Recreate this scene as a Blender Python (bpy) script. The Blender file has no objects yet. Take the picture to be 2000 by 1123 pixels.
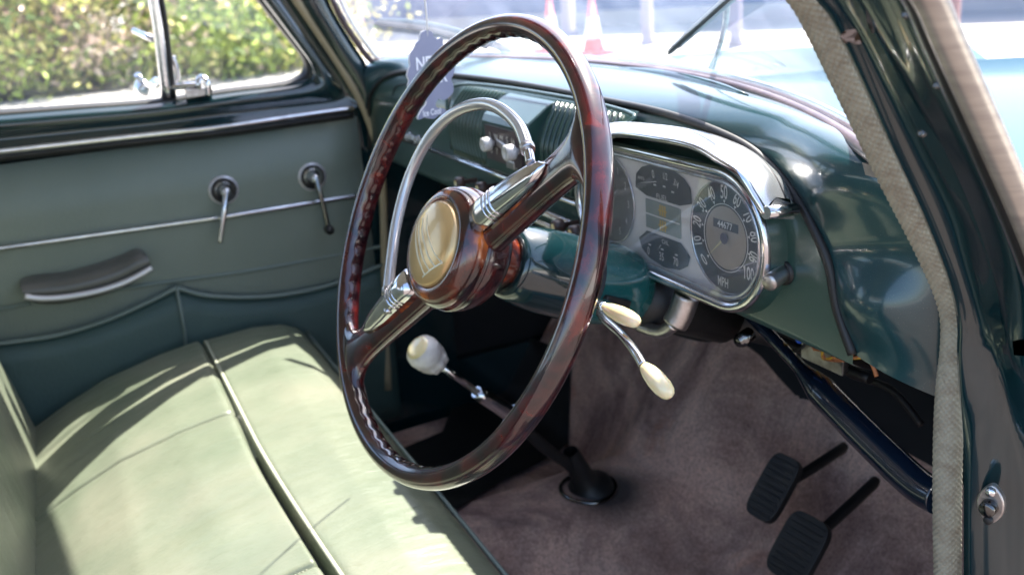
import bpy, bmesh, math, random
from mathutils import Vector as V, Matrix
random.seed(7)
sc = bpy.context.scene
COL = sc.collection
R = math.radians

# ------------------------------------------------------------------ camera
FPX = 1850.0
roll = R(4.46); pit = math.atan(621/FPX); yaw = math.atan(879/(FPX/math.cos(pit)))
r0 = V((math.sin(yaw), math.cos(yaw), 0)); h0 = V((-math.cos(yaw), math.sin(yaw), 0))
CD = h0*math.cos(pit) + V((0, 0, -math.sin(pit))); u0 = h0*math.sin(pit) + V((0, 0, math.cos(pit)))
CR = r0*math.cos(roll) - u0*math.sin(roll); CU = r0*math.sin(roll) + u0*math.cos(roll)
CP = V((1.125, -0.313, 1.189))
cd = bpy.data.cameras.new('camera'); cam = bpy.data.objects.new('camera', cd); COL.objects.link(cam)
m = Matrix((CR, CU, -CD)).transposed().to_4x4(); m.translation = CP
cam.matrix_world = m
cd.sensor_width = 36; cd.lens = 36*FPX/2000; cd.clip_start = .02; cd.clip_end = 500
cd.dof.use_dof = True; cd.dof.focus_distance = .73; cd.dof.aperture_fstop = 7.6
sc.camera = cam

# ------------------------------------------------------------------ world, sun, exposure
sundir = V((.33, -.54, -1.0)).normalized()      # the way the light travels
w = bpy.data.worlds.new('World'); sc.world = w; w.use_nodes = True
nt = w.node_tree; nt.nodes.clear()
sky = nt.nodes.new('ShaderNodeTexSky'); sky.sky_type = 'NISHITA'; sky.sun_disc = False
sky.sun_elevation = math.asin(-sundir.z); sky.sun_rotation = math.atan2(-sundir.x, -sundir.y)
sky.dust_density = 2.0
bg = nt.nodes.new('ShaderNodeBackground'); bg.inputs[1].default_value = .12
wo = nt.nodes.new('ShaderNodeOutputWorld')
nt.links.new(sky.outputs[0], bg.inputs[0]); nt.links.new(bg.outputs[0], wo.inputs[0])
ld = bpy.data.lights.new('sun', 'SUN'); ld.energy = 5.0; ld.angle = R(.53); ld.color = (1, .955, .88)
sun = bpy.data.objects.new('sun', ld); COL.objects.link(sun)
sun.rotation_euler = sundir.to_track_quat('-Z', 'Y').to_euler(); sun.location = (0, 0, 5)
sc.view_settings.view_transform = 'Standard'; sc.view_settings.look = 'None'
sc.view_settings.gamma = 1; sc.view_settings.exposure = 2.2
sc.view_settings.use_curve_mapping = False
sc.render.engine = 'CYCLES'
sc.cycles.max_bounces = 10; sc.cycles.transparent_max_bounces = 12
sc.cycles.sample_clamp_indirect = 8

# ------------------------------------------------------------------ pixel to point on a real plane of the car
def ray(x, y): return CD*FPX + CR*(x-1000) + CU*(561.5-y)
def at(x, y, ax, val):
    v = ray(x, y); a = 'xyz'.index(ax)
    return CP + v*((val-CP[a])/v[a])
def atp(x, y, P, n):
    v = ray(x, y); return CP + v*((V(P)-CP).dot(n)/v.dot(n))
def wsy(x, z): return .385 - .185*(x/.62)**2 - (.66+.28*(1-(x/.62)**2))*(z-1.05)       # the curved windscreen
def atf(x, y, fn, lo=.3, hi=5.0):                                 # first crossing with a surface fn(P)=0
    v = ray(x, y)/FPX; a = fn(CP+v*lo); s = lo; st = .01
    while s < hi:
        b = fn(CP+v*(s+st))
        if a*b <= 0: return CP+v*(s+st*abs(a)/(abs(a)+abs(b)+1e-12))
        a = b; s += st
    return CP+v*hi
def atws(x, y, off=0): return atf(x, y, lambda P: P.y-wsy(P.x, P.z)-off)

# ------------------------------------------------------------------ materials
MATS = {}
def mat(name, col=(.5, .5, .5), rough=.5, metal=0, coat=0, col2=None, scale=8, bump=0, bscale=60, spec=.5,
        r2=None, detail=4, contrast=(.35, .65), aniso=None, sheen=0, trans=0, coat_r=.03, sss=0, dust=0):
    if name in MATS: return MATS[name]
    M = bpy.data.materials.new(name); M.use_nodes = True; n = M.node_tree; N = n.nodes; Lk = n.links
    b = N['Principled BSDF']
    b.inputs['Base Color'].default_value = (*col, 1); b.inputs['Roughness'].default_value = rough
    b.inputs['Metallic'].default_value = metal; b.inputs['Coat Weight'].default_value = coat
    b.inputs['Coat Roughness'].default_value = coat_r; b.inputs['Specular IOR Level'].default_value = spec
    b.inputs['Sheen Weight'].default_value = sheen; b.inputs['Transmission Weight'].default_value = trans
    b.inputs['Subsurface Weight'].default_value = sss; b.inputs['Subsurface Scale'].default_value = .01
    tc = N.new('ShaderNodeTexCoord')
    mp = N.new('ShaderNodeMapping'); Lk.new(tc.outputs['Object'], mp.inputs[0])
    if aniso: mp.inputs['Scale'].default_value = aniso
    if col2 is not None:
        t = N.new('ShaderNodeTexNoise'); t.inputs['Scale'].default_value = scale; t.inputs['Detail'].default_value = detail
        t.inputs['Roughness'].default_value = .6
        Lk.new(mp.outputs[0], t.inputs[0])
        c = N.new('ShaderNodeValToRGB'); c.color_ramp.elements[0].position = contrast[0]; c.color_ramp.elements[1].position = contrast[1]
        c.color_ramp.elements[0].color = (*col, 1); c.color_ramp.elements[1].color = (*col2, 1)
        Lk.new(t.outputs[0], c.inputs[0]); src = c.outputs[0]
        Lk.new(src, b.inputs['Base Color'])
        if r2 is not None:
            mr = N.new('ShaderNodeMapRange'); mr.inputs['From Min'].default_value = .35; mr.inputs['From Max'].default_value = .65
            mr.inputs['To Min'].default_value = rough; mr.inputs['To Max'].default_value = r2
            Lk.new(t.outputs[0], mr.inputs[0]); Lk.new(mr.outputs[0], b.inputs['Roughness'])
    if dust:                                       # fine specks of dust and chips
        t3 = N.new('ShaderNodeTexNoise'); t3.inputs['Scale'].default_value = 1300; t3.inputs['Detail'].default_value = 2
        Lk.new(tc.outputs['Object'], t3.inputs[0])
        c3 = N.new('ShaderNodeValToRGB'); c3.color_ramp.elements[0].position = .66; c3.color_ramp.elements[1].position = .74
        Lk.new(t3.outputs[0], c3.inputs[0])
        mx = N.new('ShaderNodeMix'); mx.data_type = 'RGBA'
        mu = N.new('ShaderNodeMath'); mu.operation = 'MULTIPLY'; mu.inputs[1].default_value = dust
        Lk.new(c3.outputs[0], mu.inputs[0]); Lk.new(mu.outputs[0], mx.inputs['Factor'])
        if b.inputs['Base Color'].links: Lk.new(b.inputs['Base Color'].links[0].from_socket, mx.inputs['A'])
        else: mx.inputs['A'].default_value = (*col, 1)
        mx.inputs['B'].default_value = (.55, .55, .5, 1)
        Lk.new(mx.outputs['Result'], b.inputs['Base Color'])
    if bump:
        t2 = N.new('ShaderNodeTexNoise'); t2.inputs['Scale'].default_value = bscale; t2.inputs['Detail'].default_value = 5
        Lk.new(mp.outputs[0], t2.inputs[0])
        bm = N.new('ShaderNodeBump'); bm.inputs['Strength'].default_value = bump; bm.inputs['Distance'].default_value = .002
        Lk.new(t2.outputs[0], bm.inputs['Height']); Lk.new(bm.outputs[0], b.inputs['Normal'])
    MATS[name] = M; return M

PAINT = mat('paint_green', (.0025, .017, .021), .16, coat=1, col2=(.0034, .022, .026), scale=5, bump=.05, bscale=35)
PAINT_LIT = mat('paint_lit', (.010, .085, .088), .2, coat=1, col2=(.014, .11, .11), scale=9, bump=.04, bscale=40, dust=.5)  # lighter copy of the car paint, sunlight put into its colour
DTOP = mat('dash_top_lit_green', (.005, .034, .040), .28, coat=.8, col2=(.007, .044, .050), scale=5, bump=.06, bscale=35, coat_r=.10, dust=.15)  # car paint lightened, sun and broad highlight put into the colour
BONN = mat('bonnet_teal', (.003, .050, .066), .25, coat=.3, col2=(.004, .062, .080), scale=4, coat_r=.08, spec=.3)
FASC = mat('fascia_green', (.017, .050, .042), .30, coat=.5, col2=(.022, .060, .050), scale=6, bump=.04, bscale=45, coat_r=.12, dust=.15)
CHROME = mat('chrome', (.78, .78, .80), .09, metal=1, col2=(.60, .59, .62), scale=30, bump=.06, bscale=120, r2=.2)
CHROMEW = mat('chrome_worn', (.62, .60, .60), .28, metal=1, col2=(.42, .38, .36), scale=60, bump=.2, bscale=250, r2=.42)
BLACK = mat('black_rubber', (.006, .006, .007), .5, col2=(.014, .013, .013), scale=20, bump=.1)
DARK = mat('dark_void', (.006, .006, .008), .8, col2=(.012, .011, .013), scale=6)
RUBBER = mat('brown_rubber', (.06, .035, .045), .35, col2=(.11, .07, .07), scale=25, bump=.1)
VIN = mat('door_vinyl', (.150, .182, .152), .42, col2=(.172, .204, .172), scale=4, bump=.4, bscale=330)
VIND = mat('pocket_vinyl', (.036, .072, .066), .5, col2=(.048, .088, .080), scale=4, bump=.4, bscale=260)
PIPE = mat('piping_vinyl', (.14, .18, .16), .4, bump=.05)
CARPET = None
IVORY = mat('ivory_knob', (.78, .70, .45), .18, coat=1, col2=(.70, .58, .30), scale=30, sss=.3)
KNOBG = mat('grey_knob', (.68, .66, .64), .35, col2=(.50, .47, .46), scale=60, bump=.2, bscale=150)
LACE = mat('woven_windlace', (.33, .30, .225), .8, col2=(.235, .195, .14), scale=90, contrast=(.42, .72))
LACE2 = mat('beige_windlace', (.33, .27, .17), .8, bump=.3, bscale=300)
FACE = mat('instrument_face', (.78, .74, .70), .4, metal=.1, col2=(.84, .80, .76), scale=25, bump=.03)
DIAL = mat('dial_black', (.045, .048, .046), .4, col2=(.065, .066, .060), scale=30)
TAN = mat('dial_tan', (.32, .27, .21), .45, col2=(.38, .32, .25), scale=22)
WHT = mat('numeral_white', (.72, .68, .62), .5)
ORNG = mat('numeral_orange', (.65, .42, .08), .5)
TELL = mat('warning_lens', (.22, .26, .24), .3, col2=(.28, .32, .28), scale=40)
GOLD = mat('badge_gold', (.60, .38, .15), .28, metal=.45, coat=.5, col2=(.68, .45, .20), scale=12)
BRED = mat('badge_red', (.30, .12, .07), .3, metal=.4, coat=.6)
STEEL = mat('window_channel', (.50, .44, .37), .35, metal=.6, col2=(.36, .31, .27), scale=20, aniso=(1, 1, 8))
STRING = mat('string', (.75, .72, .68), .8)
CARD = mat('card_blue', (.20, .205, .29), .6, col2=(.23, .235, .32), scale=10)
CARDW = mat('card_print', (.8, .8, .85), .5)
CONCR = mat('pale_ground', (.52, .49, .45), .9, col2=(.45, .42, .38), scale=.6, detail=8, bump=.3, bscale=9)
WALLB = mat('blue_wall', (.035, .075, .24), .7, col2=(.05, .10, .29), scale=.8)
WALLP = mat('pale_wall', (.42, .40, .44), .8, col2=(.48, .46, .48), scale=1)
POSTM = mat('post_paint', (.30, .25, .32), .7, col2=(.36, .30, .36), scale=2)
POSTB = mat('post_brown', (.26, .15, .15), .7, col2=(.32, .2, .19), scale=2)
CONE_O = mat('cone_red', (.62, .06, .05), .5); CONE_W = mat('cone_white', (.8, .8, .8), .4)
LINER = mat('headlining', (.45, .43, .36), .9, col2=(.5, .48, .4), scale=3, bump=.3, bscale=200)
BARK = mat('shrub_wood', (.12, .08, .06), .9)
EARTH = mat('dry_earth', (.30, .23, .17), .95, col2=(.22, .17, .11), scale=1.5, detail=8)
RUSTO = mat('wire_rust', (.45, .16, .06), .6); WIREB = mat('wire_blue', (.02, .08, .45), .4); WIREY = mat('wire_yellow', (.7, .4, .04), .4)

def seat_mat():
    M = bpy.data.materials.new('seat_leather'); M.use_nodes = True; n = M.node_tree; N = n.nodes; L = n.links
    b = N['Principled BSDF']; b.inputs['Roughness'].default_value = .36; b.inputs['Coat Weight'].default_value = .15; b.inputs['Coat Roughness'].default_value = .3
    tc = N.new('ShaderNodeTexCoord')
    def noise(s, d, sc3=None):
        t = N.new('ShaderNodeTexNoise'); t.inputs['Scale'].default_value = s; t.inputs['Detail'].default_value = d
        if sc3:
            mp = N.new('ShaderNodeMapping'); mp.inputs['Scale'].default_value = sc3; mp.inputs['Rotation'].default_value = (0, 0, .5)
            L.new(tc.outputs['Object'], mp.inputs[0]); L.new(mp.outputs[0], t.inputs[0])
        else: L.new(tc.outputs['Object'], t.inputs[0])
        return t
    a = noise(7, 6)
    c = N.new('ShaderNodeValToRGB'); e = c.color_ramp.elements
    e[0].position = .30; e[0].color = (.118, .142, .096, 1); e[1].position = .70; e[1].color = (.180, .186, .135, 1)
    x = c.color_ramp.elements.new(.5); x.color = (.146, .164, .115, 1)
    L.new(a.outputs[0], c.inputs[0]); L.new(c.outputs[0], b.inputs['Base Color'])
    w1 = noise(9, 6, (3.2, .9, 1)); w2 = noise(380, 4)
    b1 = N.new('ShaderNodeBump'); b1.inputs['Strength'].default_value = .35; b1.inputs['Distance'].default_value = .012
    b2 = N.new('ShaderNodeBump'); b2.inputs['Strength'].default_value = .16; b2.inputs['Distance'].default_value = .001
    L.new(w1.outputs[0], b1.inputs['Height']); L.new(w2.outputs[0], b2.inputs['Height'])
    vo = N.new('ShaderNodeTexVoronoi'); vo.feature = 'DISTANCE_TO_EDGE'; vo.inputs['Scale'].default_value = 190; L.new(tc.outputs['Object'], vo.inputs['Vector'])
    b3 = N.new('ShaderNodeBump'); b3.inputs['Strength'].default_value = .2; b3.inputs['Distance'].default_value = .0008; L.new(vo.outputs['Distance'], b3.inputs['Height']); L.new(b1.outputs[0], b3.inputs['Normal'])
    cz = noise(5, 5, (9, 1.3, 1)); rz = N.new('ShaderNodeValToRGB'); rz.color_ramp.elements[0].position = .485; rz.color_ramp.elements[1].position = .50
    x3 = rz.color_ramp.elements.new(.515); x3.color = (0, 0, 0, 1); rz.color_ramp.elements[1].color = (1, 1, 1, 1)
    L.new(cz.outputs[0], rz.inputs[0])
    b4 = N.new('ShaderNodeBump'); b4.invert = True; b4.inputs['Strength'].default_value = .14; b4.inputs['Distance'].default_value = .002; L.new(rz.outputs[0], b4.inputs['Height']); L.new(b3.outputs[0], b4.inputs['Normal'])
    sp = noise(60, 5); rs = N.new('ShaderNodeValToRGB'); rs.color_ramp.elements[0].position = .30; rs.color_ramp.elements[0].color = (.80, .77, .70, 1); rs.color_ramp.elements[1].position = .42; rs.color_ramp.elements[1].color = (1, 1, 1, 1)
    L.new(sp.outputs[0], rs.inputs[0])
    mq = N.new('ShaderNodeMix'); mq.data_type = 'RGBA'; mq.blend_type = 'MULTIPLY'; mq.inputs['Factor'].default_value = .25
    L.new(c.outputs[0], mq.inputs['A']); L.new(rs.outputs[0], mq.inputs['B']); L.new(mq.outputs['Result'], b.inputs['Base Color'])
    L.new(b4.outputs[0], b2.inputs['Normal']); L.new(b2.outputs[0], b.inputs['Normal'])
    return M
SEAT = seat_mat()
WELT = mat('seat_welt', (.36, .37, .28), .5, bump=.2, bscale=200)

def carpet_mat():
    M = bpy.data.materials.new('carpet'); M.use_nodes = True; N = M.node_tree.nodes; L = M.node_tree.links; b = N['Principled BSDF']
    b.inputs['Roughness'].default_value = .95; b.inputs['Sheen Weight'].default_value = .25; b.inputs['Specular IOR Level'].default_value = .2
    tc = N.new('ShaderNodeTexCoord')
    def noise(s_, d, r_=.6, dist=0):
        t = N.new('ShaderNodeTexNoise'); t.inputs['Scale'].default_value = s_; t.inputs['Detail'].default_value = d; t.inputs['Roughness'].default_value = r_
        t.inputs['Distortion'].default_value = dist; L.new(tc.outputs['Object'], t.inputs[0]); return t.outputs[0]
    def ramp(src, p0, c0, p1, c1):
        c = N.new('ShaderNodeValToRGB'); e = c.color_ramp.elements; e[0].position = p0; e[1].position = p1; e[0].color = (*c0, 1); e[1].color = (*c1, 1)
        L.new(src, c.inputs[0]); return c.outputs[0]
    def mul(a, b_, f=1):
        q = N.new('ShaderNodeMix'); q.data_type = 'RGBA'; q.blend_type = 'MULTIPLY'; q.inputs['Factor'].default_value = f
        L.new(a, q.inputs['A']); L.new(b_, q.inputs['B']); return q.outputs['Result']
    base = ramp(noise(9, 8, .7), .3, (.76, .46, .36), .7, (.95, .68, .56))
    dirt = ramp(noise(4.2, 6, .65, 1.0), .38, (.34, .29, .32), .58, (1, 1, 1))
    worn = ramp(noise(210, 5, .85), .38, (.55, .50, .50), .60, (1.0, 1.0, 1.0))
    rust = ramp(noise(6.5, 4, .6, .5), .60, (1, 1, 1), .74, (1, .66, .46))
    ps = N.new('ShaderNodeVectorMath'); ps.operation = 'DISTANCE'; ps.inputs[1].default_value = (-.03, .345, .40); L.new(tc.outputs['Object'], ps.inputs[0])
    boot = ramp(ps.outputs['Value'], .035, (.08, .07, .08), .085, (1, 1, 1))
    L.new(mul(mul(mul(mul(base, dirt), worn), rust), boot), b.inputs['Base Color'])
    bp = N.new('ShaderNodeBump'); bp.inputs['Strength'].default_value = .8; bp.inputs['Distance'].default_value = .003
    L.new(noise(600, 6, .8), bp.inputs['Height']); L.new(bp.outputs[0], b.inputs['Normal']); return M
CARPET = carpet_mat()
def tort(name, dark, mid, hot, scale, th):
    M = bpy.data.materials.new(name); M.use_nodes = True; n = M.node_tree; N = n.nodes; L = n.links
    b = N['Principled BSDF']; b.inputs['Roughness'].default_value = .22; b.inputs['Coat Weight'].default_value = 1; b.inputs['Coat Roughness'].default_value = .04
    tc = N.new('ShaderNodeTexCoord')
    t = N.new('ShaderNodeTexNoise'); t.inputs['Scale'].default_value = scale; t.inputs['Detail'].default_value = 5; t.inputs['Distortion'].default_value = .8
    L.new(tc.outputs['Object'], t.inputs[0])
    c = N.new('ShaderNodeValToRGB'); e = c.color_ramp.elements
    e[0].position = th[0]; e[0].color = (*dark, 1); e[1].position = th[2]; e[1].color = (*hot, 1)
    x = c.color_ramp.elements.new(th[1]); x.color = (*mid, 1)
    L.new(t.outputs[0], c.inputs[0]); L.new(c.outputs[0], b.inputs['Base Color'])
    s = N.new('ShaderNodeTexNoise'); s.inputs['Scale'].default_value = 900; mp = N.new('ShaderNodeMapping'); mp.inputs['Scale'].default_value = (1, .15, .15)
    L.new(tc.outputs['Object'], mp.inputs[0]); L.new(mp.outputs[0], s.inputs[0])
    bp = N.new('ShaderNodeBump'); bp.inputs['Strength'].default_value = .06; bp.inputs['Distance'].default_value = .0006
    L.new(s.outputs[0], bp.inputs['Height']); L.new(bp.outputs[0], b.inputs['Normal']); L.new(bp.outputs[0], b.inputs['Coat Normal'])
    return M
TORT = tort('tortoiseshell', (.010, .003, .005), (.050, .007, .008), (.16, .014, .007), 48, (.40, .58, .80))
TORTH = tort('tortoiseshell_amber', (.015, .005, .006), (.13, .018, .006), (.62, .16, .02), 26, (.40, .54, .70))

def glass_mat(name, dust, tint=(1, 1, 1), refl=1.0):
    M = bpy.data.materials.new(name); M.use_nodes = True; n = M.node_tree; N = n.nodes; L = n.links; N.clear()
    o = N.new('ShaderNodeOutputMaterial'); tr = N.new('ShaderNodeBsdfTransparent'); tr.inputs[0].default_value = (*tint, 1)
    gl = N.new('ShaderNodeBsdfGlossy'); gl.inputs['Roughness'].default_value = .01
    di = N.new('ShaderNodeBsdfTranslucent'); di.inputs[0].default_value = (.74, .80, 1, 1)
    df = N.new('ShaderNodeBsdfDiffuse'); df.inputs[0].default_value = (.72, .80, .98, 1)
    ad = N.new('ShaderNodeMixShader'); ad.inputs[0].default_value = .4; L.new(di.outputs[0], ad.inputs[1]); L.new(df.outputs[0], ad.inputs[2])
    m1 = N.new('ShaderNodeMixShader')
    tc = N.new('ShaderNodeTexCoord'); t = N.new('ShaderNodeTexNoise'); t.inputs['Scale'].default_value = 14; t.inputs['Detail'].default_value = 8
    L.new(tc.outputs['Object'], t.inputs[0])
    mr = N.new('ShaderNodeMapRange'); mr.inputs['From Min'].default_value = .3; mr.inputs['From Max'].default_value = .7
    mr.inputs['To Min'].default_value = dust*.6; mr.inputs['To Max'].default_value = dust*1.4
    L.new(t.outputs[0], mr.inputs[0]); L.new(mr.outputs[0], m1.inputs[0])
    L.new(tr.outputs[0], m1.inputs[1]); L.new(ad.outputs[0], m1.inputs[2])
    ge = N.new('ShaderNodeNewGeometry'); dp_ = N.new('ShaderNodeVectorMath'); dp_.operation = 'DOT_PRODUCT'
    L.new(ge.outputs['Incoming'], dp_.inputs[0]); L.new(ge.outputs['Normal'], dp_.inputs[1])
    def mth(op, a, b_=None):
        q = N.new('ShaderNodeMath'); q.operation = op
        for i, v in enumerate((a, b_)):
            if v is None: continue
            if isinstance(v, (int, float)): q.inputs[i].default_value = v
            else: L.new(v, q.inputs[i])
        return q.outputs[0]
    k5 = mth('POWER', mth('SUBTRACT', 1.0, mth('ABSOLUTE', dp_.outputs['Value'])), 5.0)     # Schlick, the same from both faces of the pane
    mu = N.new('ShaderNodeMath'); mu.operation = 'MULTIPLY'; mu.inputs[1].default_value = refl
    L.new(mth('ADD', .08, mth('MULTIPLY', .85, k5)), mu.inputs[0]); mu.use_clamp = True
    m2 = N.new('ShaderNodeMixShader'); L.new(mu.outputs[0], m2.inputs[0]); L.new(m1.outputs[0], m2.inputs[1]); L.new(gl.outputs[0], m2.inputs[2])
    L.new(m2.outputs[0], o.inputs[0]); return M
GLASSW = glass_mat('windscreen_glass', .12)
GLASSS = glass_mat('side_glass', .025)
GLASSI = glass_mat('instrument_glass', .17, refl=1.8)  # dust here also paints in a pale haze of reflections over the dials

# ------------------------------------------------------------------ mesh builder
def cr(pts, n=8, closed=False):                     # smooth curve through points
    pts = [V(p) for p in pts]; out = []; L = len(pts)
    rng = range(L) if closed else range(L-1)
    for i in rng:
        g = (lambda k: pts[k % L]) if closed else (lambda k: pts[max(0, min(L-1, k))])
        a, b, c, d = g(i-1), g(i), g(i+1), g(i+2)
        for k in range(n):
            t = k/n
            out.append(.5*((2*b)+(c-a)*t+(2*a-5*b+4*c-d)*t*t+(3*b-a-3*c+d)*t**3))
    if not closed: out.append(pts[-1])
    return out
def resample(pts, n):
    pts = [V(p) for p in pts]; d = [0]
    for a, b in zip(pts, pts[1:]): d.append(d[-1]+(b-a).length)
    out = []; j = 0
    for k in range(n):
        s = d[-1]*k/(n-1)
        while j < len(d)-2 and d[j+1] < s: j += 1
        t = (s-d[j])/max(1e-9, d[j+1]-d[j]); out.append(pts[j].lerp(pts[j+1], min(1, max(0, t))))
    return out

class MB:
    def __init__(s): s.v = []; s.f = []; s.m = []; s.sm = []; s.mats = []
    def mi(s, m):
        if m not in s.mats: s.mats.append(m)
        return s.mats.index(m)
    def add(s, vs, fs, m, smooth=True):
        o = len(s.v); s.v += [V(p) for p in vs]; k = s.mi(m)
        for f in fs: s.f.append([i+o for i in f]); s.m.append(k); s.sm.append(smooth)
        return s
    def grid(s, rows, m, cu=False, cv=False, smooth=True):
        nr, nc = len(rows), len(rows[0]); vs = [p for r in rows for p in r]; fs = []
        for i in range(nr if cv else nr-1):
            for j in range(nc if cu else nc-1):
                a = i*nc+j; b = i*nc+(j+1) % nc; c = ((i+1) % nr)*nc+(j+1) % nc; d = ((i+1) % nr)*nc+j
                fs.append((a, b, c, d))
        return s.add(vs, fs, m, smooth)
    def tube(s, pts, r, m, seg=12, closed=False, caps=True, ry=None, up=None):
        pts = [V(p) for p in pts]; n = len(pts)
        rs = r if isinstance(r, (list, tuple)) else [r]*n
        rys = rs if ry is None else (ry if isinstance(ry, (list, tuple)) else [ry]*n)
        rows = []; prev = None
        for i, p in enumerate(pts):
            a = pts[(i-1) % n] if (closed or i > 0) else p; b = pts[(i+1) % n] if (closed or i < n-1) else p
            t = (b-a).normalized()
            if up is not None: x = V(up).cross(t).normalized()
            elif prev is None: x = t.orthogonal().normalized()
            else: x = (prev-t*prev.dot(t)).normalized()
            prev = x; y = t.cross(x)
            rows.append([p+x*math.cos(q)*rs[i]+y*math.sin(q)*rys[i] for q in [2*math.pi*k/seg for k in range(seg)]])
        s.grid(rows, m, cu=True, cv=closed)
        if caps and not closed:
            o = len(s.v); s.v += rows[0]+rows[-1]; k = s.mi(m)
            s.f += [[o+i for i in range(seg)][::-1], [o+seg+i for i in range(seg)]]; s.m += [k, k]; s.sm += [False, False]
        return s
    def lathe(s, prof, o, ax, m, seg=32, ms=None):    # prof: (distance along axis, radius)
        ax = V(ax).normalized(); x = ax.orthogonal().normalized(); y = ax.cross(x); o = V(o)
        rows = [[o+ax*d+(x*math.cos(q)+y*math.sin(q))*max(rr, 1e-5) for q in [2*math.pi*k/seg for k in range(seg)]] for d, rr in prof]
        if ms is None: return s.grid(rows, m, cu=True)
        for i in range(len(rows)-1): s.grid(rows[i:i+2], ms[i], cu=True)
        return s
    def prism(s, out, thick, m, smooth=False, side=None):   # out: loop of points, thick: vector
        out = [V(p) for p in out]; n = len(out); t = V(thick)
        s.add(out+[p+t for p in out], [list(range(n))[::-1], [n+i for i in range(n)]], m, smooth)
        s.add(out+[p+t for p in out], [(i, (i+1) % n, n+(i+1) % n, n+i) for i in range(n)], side or m, smooth)
        return s
    def box(s, c, ex, ey, ez, m):
        c, ex, ey, ez = V(c), V(ex), V(ey), V(ez)
        b = [c-ex-ey, c+ex-ey, c+ex+ey, c-ex+ey]
        return s.prism([p-ez for p in b], ez*2, m)
    def text(s, txt, size, o, ex, ey, m, th=.0003, align='CENTER', xs=1.0, bold=0.0):
        cu = bpy.data.curves.new('lettering', 'FONT'); cu.body = txt; cu.size = 1; cu.align_x = align; cu.align_y = 'CENTER'
        cu.resolution_u = 3; cu.offset = bold
        ob = bpy.data.objects.new('lettering', cu); COL.objects.link(ob)
        bpy.context.view_layer.update()
        dg = bpy.context.evaluated_depsgraph_get(); me = bpy.data.meshes.new_from_object(ob.evaluated_get(dg))
        ex, ey, o = V(ex).normalized(), V(ey).normalized(), V(o); nn = ex.cross(ey)
        vs = [o+ex*v.co.x*size*xs+ey*v.co.y*size+nn*th for v in me.vertices]
        s.add(vs, [list(p.vertices) for p in me.polygons], m, False)
        bpy.data.objects.remove(ob); bpy.data.meshes.remove(me); bpy.data.curves.remove(cu); return s
    def build(s, name, parent=None, bevel=0, solid=0, sub=0, offset=-1, merge=True):
        me = bpy.data.meshes.new(name); me.from_pydata(s.v, [], s.f)
        for mm in s.mats: me.materials.append(mm)
        for p, k, q in zip(me.polygons, s.m, s.sm): p.material_index = k; p.use_smooth = q
        if merge:
            bm = bmesh.new(); bm.from_mesh(me); bmesh.ops.remove_doubles(bm, verts=bm.verts, dist=1e-6)
            bmesh.ops.recalc_face_normals(bm, faces=bm.faces); bm.to_mesh(me); bm.free()
        ob = bpy.data.objects.new(name, me); COL.objects.link(ob)
        if parent: ob.parent = parent
        if solid:
            q = ob.modifiers.new('thickness', 'SOLIDIFY'); q.thickness = solid; q.offset = offset
        if bevel:
            q = ob.modifiers.new('bevel', 'BEVEL'); q.width = bevel; q.segments = 2; q.limit_method = 'ANGLE'
        if sub:
            q = ob.modifiers.new('smooth', 'SUBSURF'); q.levels = sub; q.render_levels = sub
        return ob
def tag(o, label=None, cat=None, group=None, kind=None):
    if label: o['label'] = label
    if cat: o['category'] = cat
    if group: o['group'] = group
    if kind: o['kind'] = kind
    return o
def empty(name, loc):
    o = bpy.data.objects.new(name, None); COL.objects.link(o); o.location = loc; return o

# ================================================================== THE PLACE OUTSIDE
g = MB().grid([[V((x, y, 0)) for x in (-300, -60, -14, -6, 0, 8, 60, 300)] for y in (-300, -60, -6, 0, 12, 60, 300)], CONCR)
tag(g.build('ground'), kind='structure')
pv = MB().grid([[V((x, y, .004)) for x in (.3, 1.2, 4, 12, 40)] for y in (-40, -8, -2, 1.0, 2.4)], mat('brown_ground', (.085, .066, .058), .9, col2=(.12, .095, .085), scale=3, detail=8, bump=.3, bscale=30))
tag(pv.build('bounce_ground'), kind='structure')  # unseen brown ground, added to dim bounce and reflections on the car paint
eb = MB().grid([[V((x, y, .02+.10*math.sin(x*1.7+y)**2)) for x in (-30, -22, -17, -14.5, -13.2)] for y in [-14+.8*k for k in range(20)]], EARTH)
tag(eb.build('earth_bank'), kind='structure')

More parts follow.
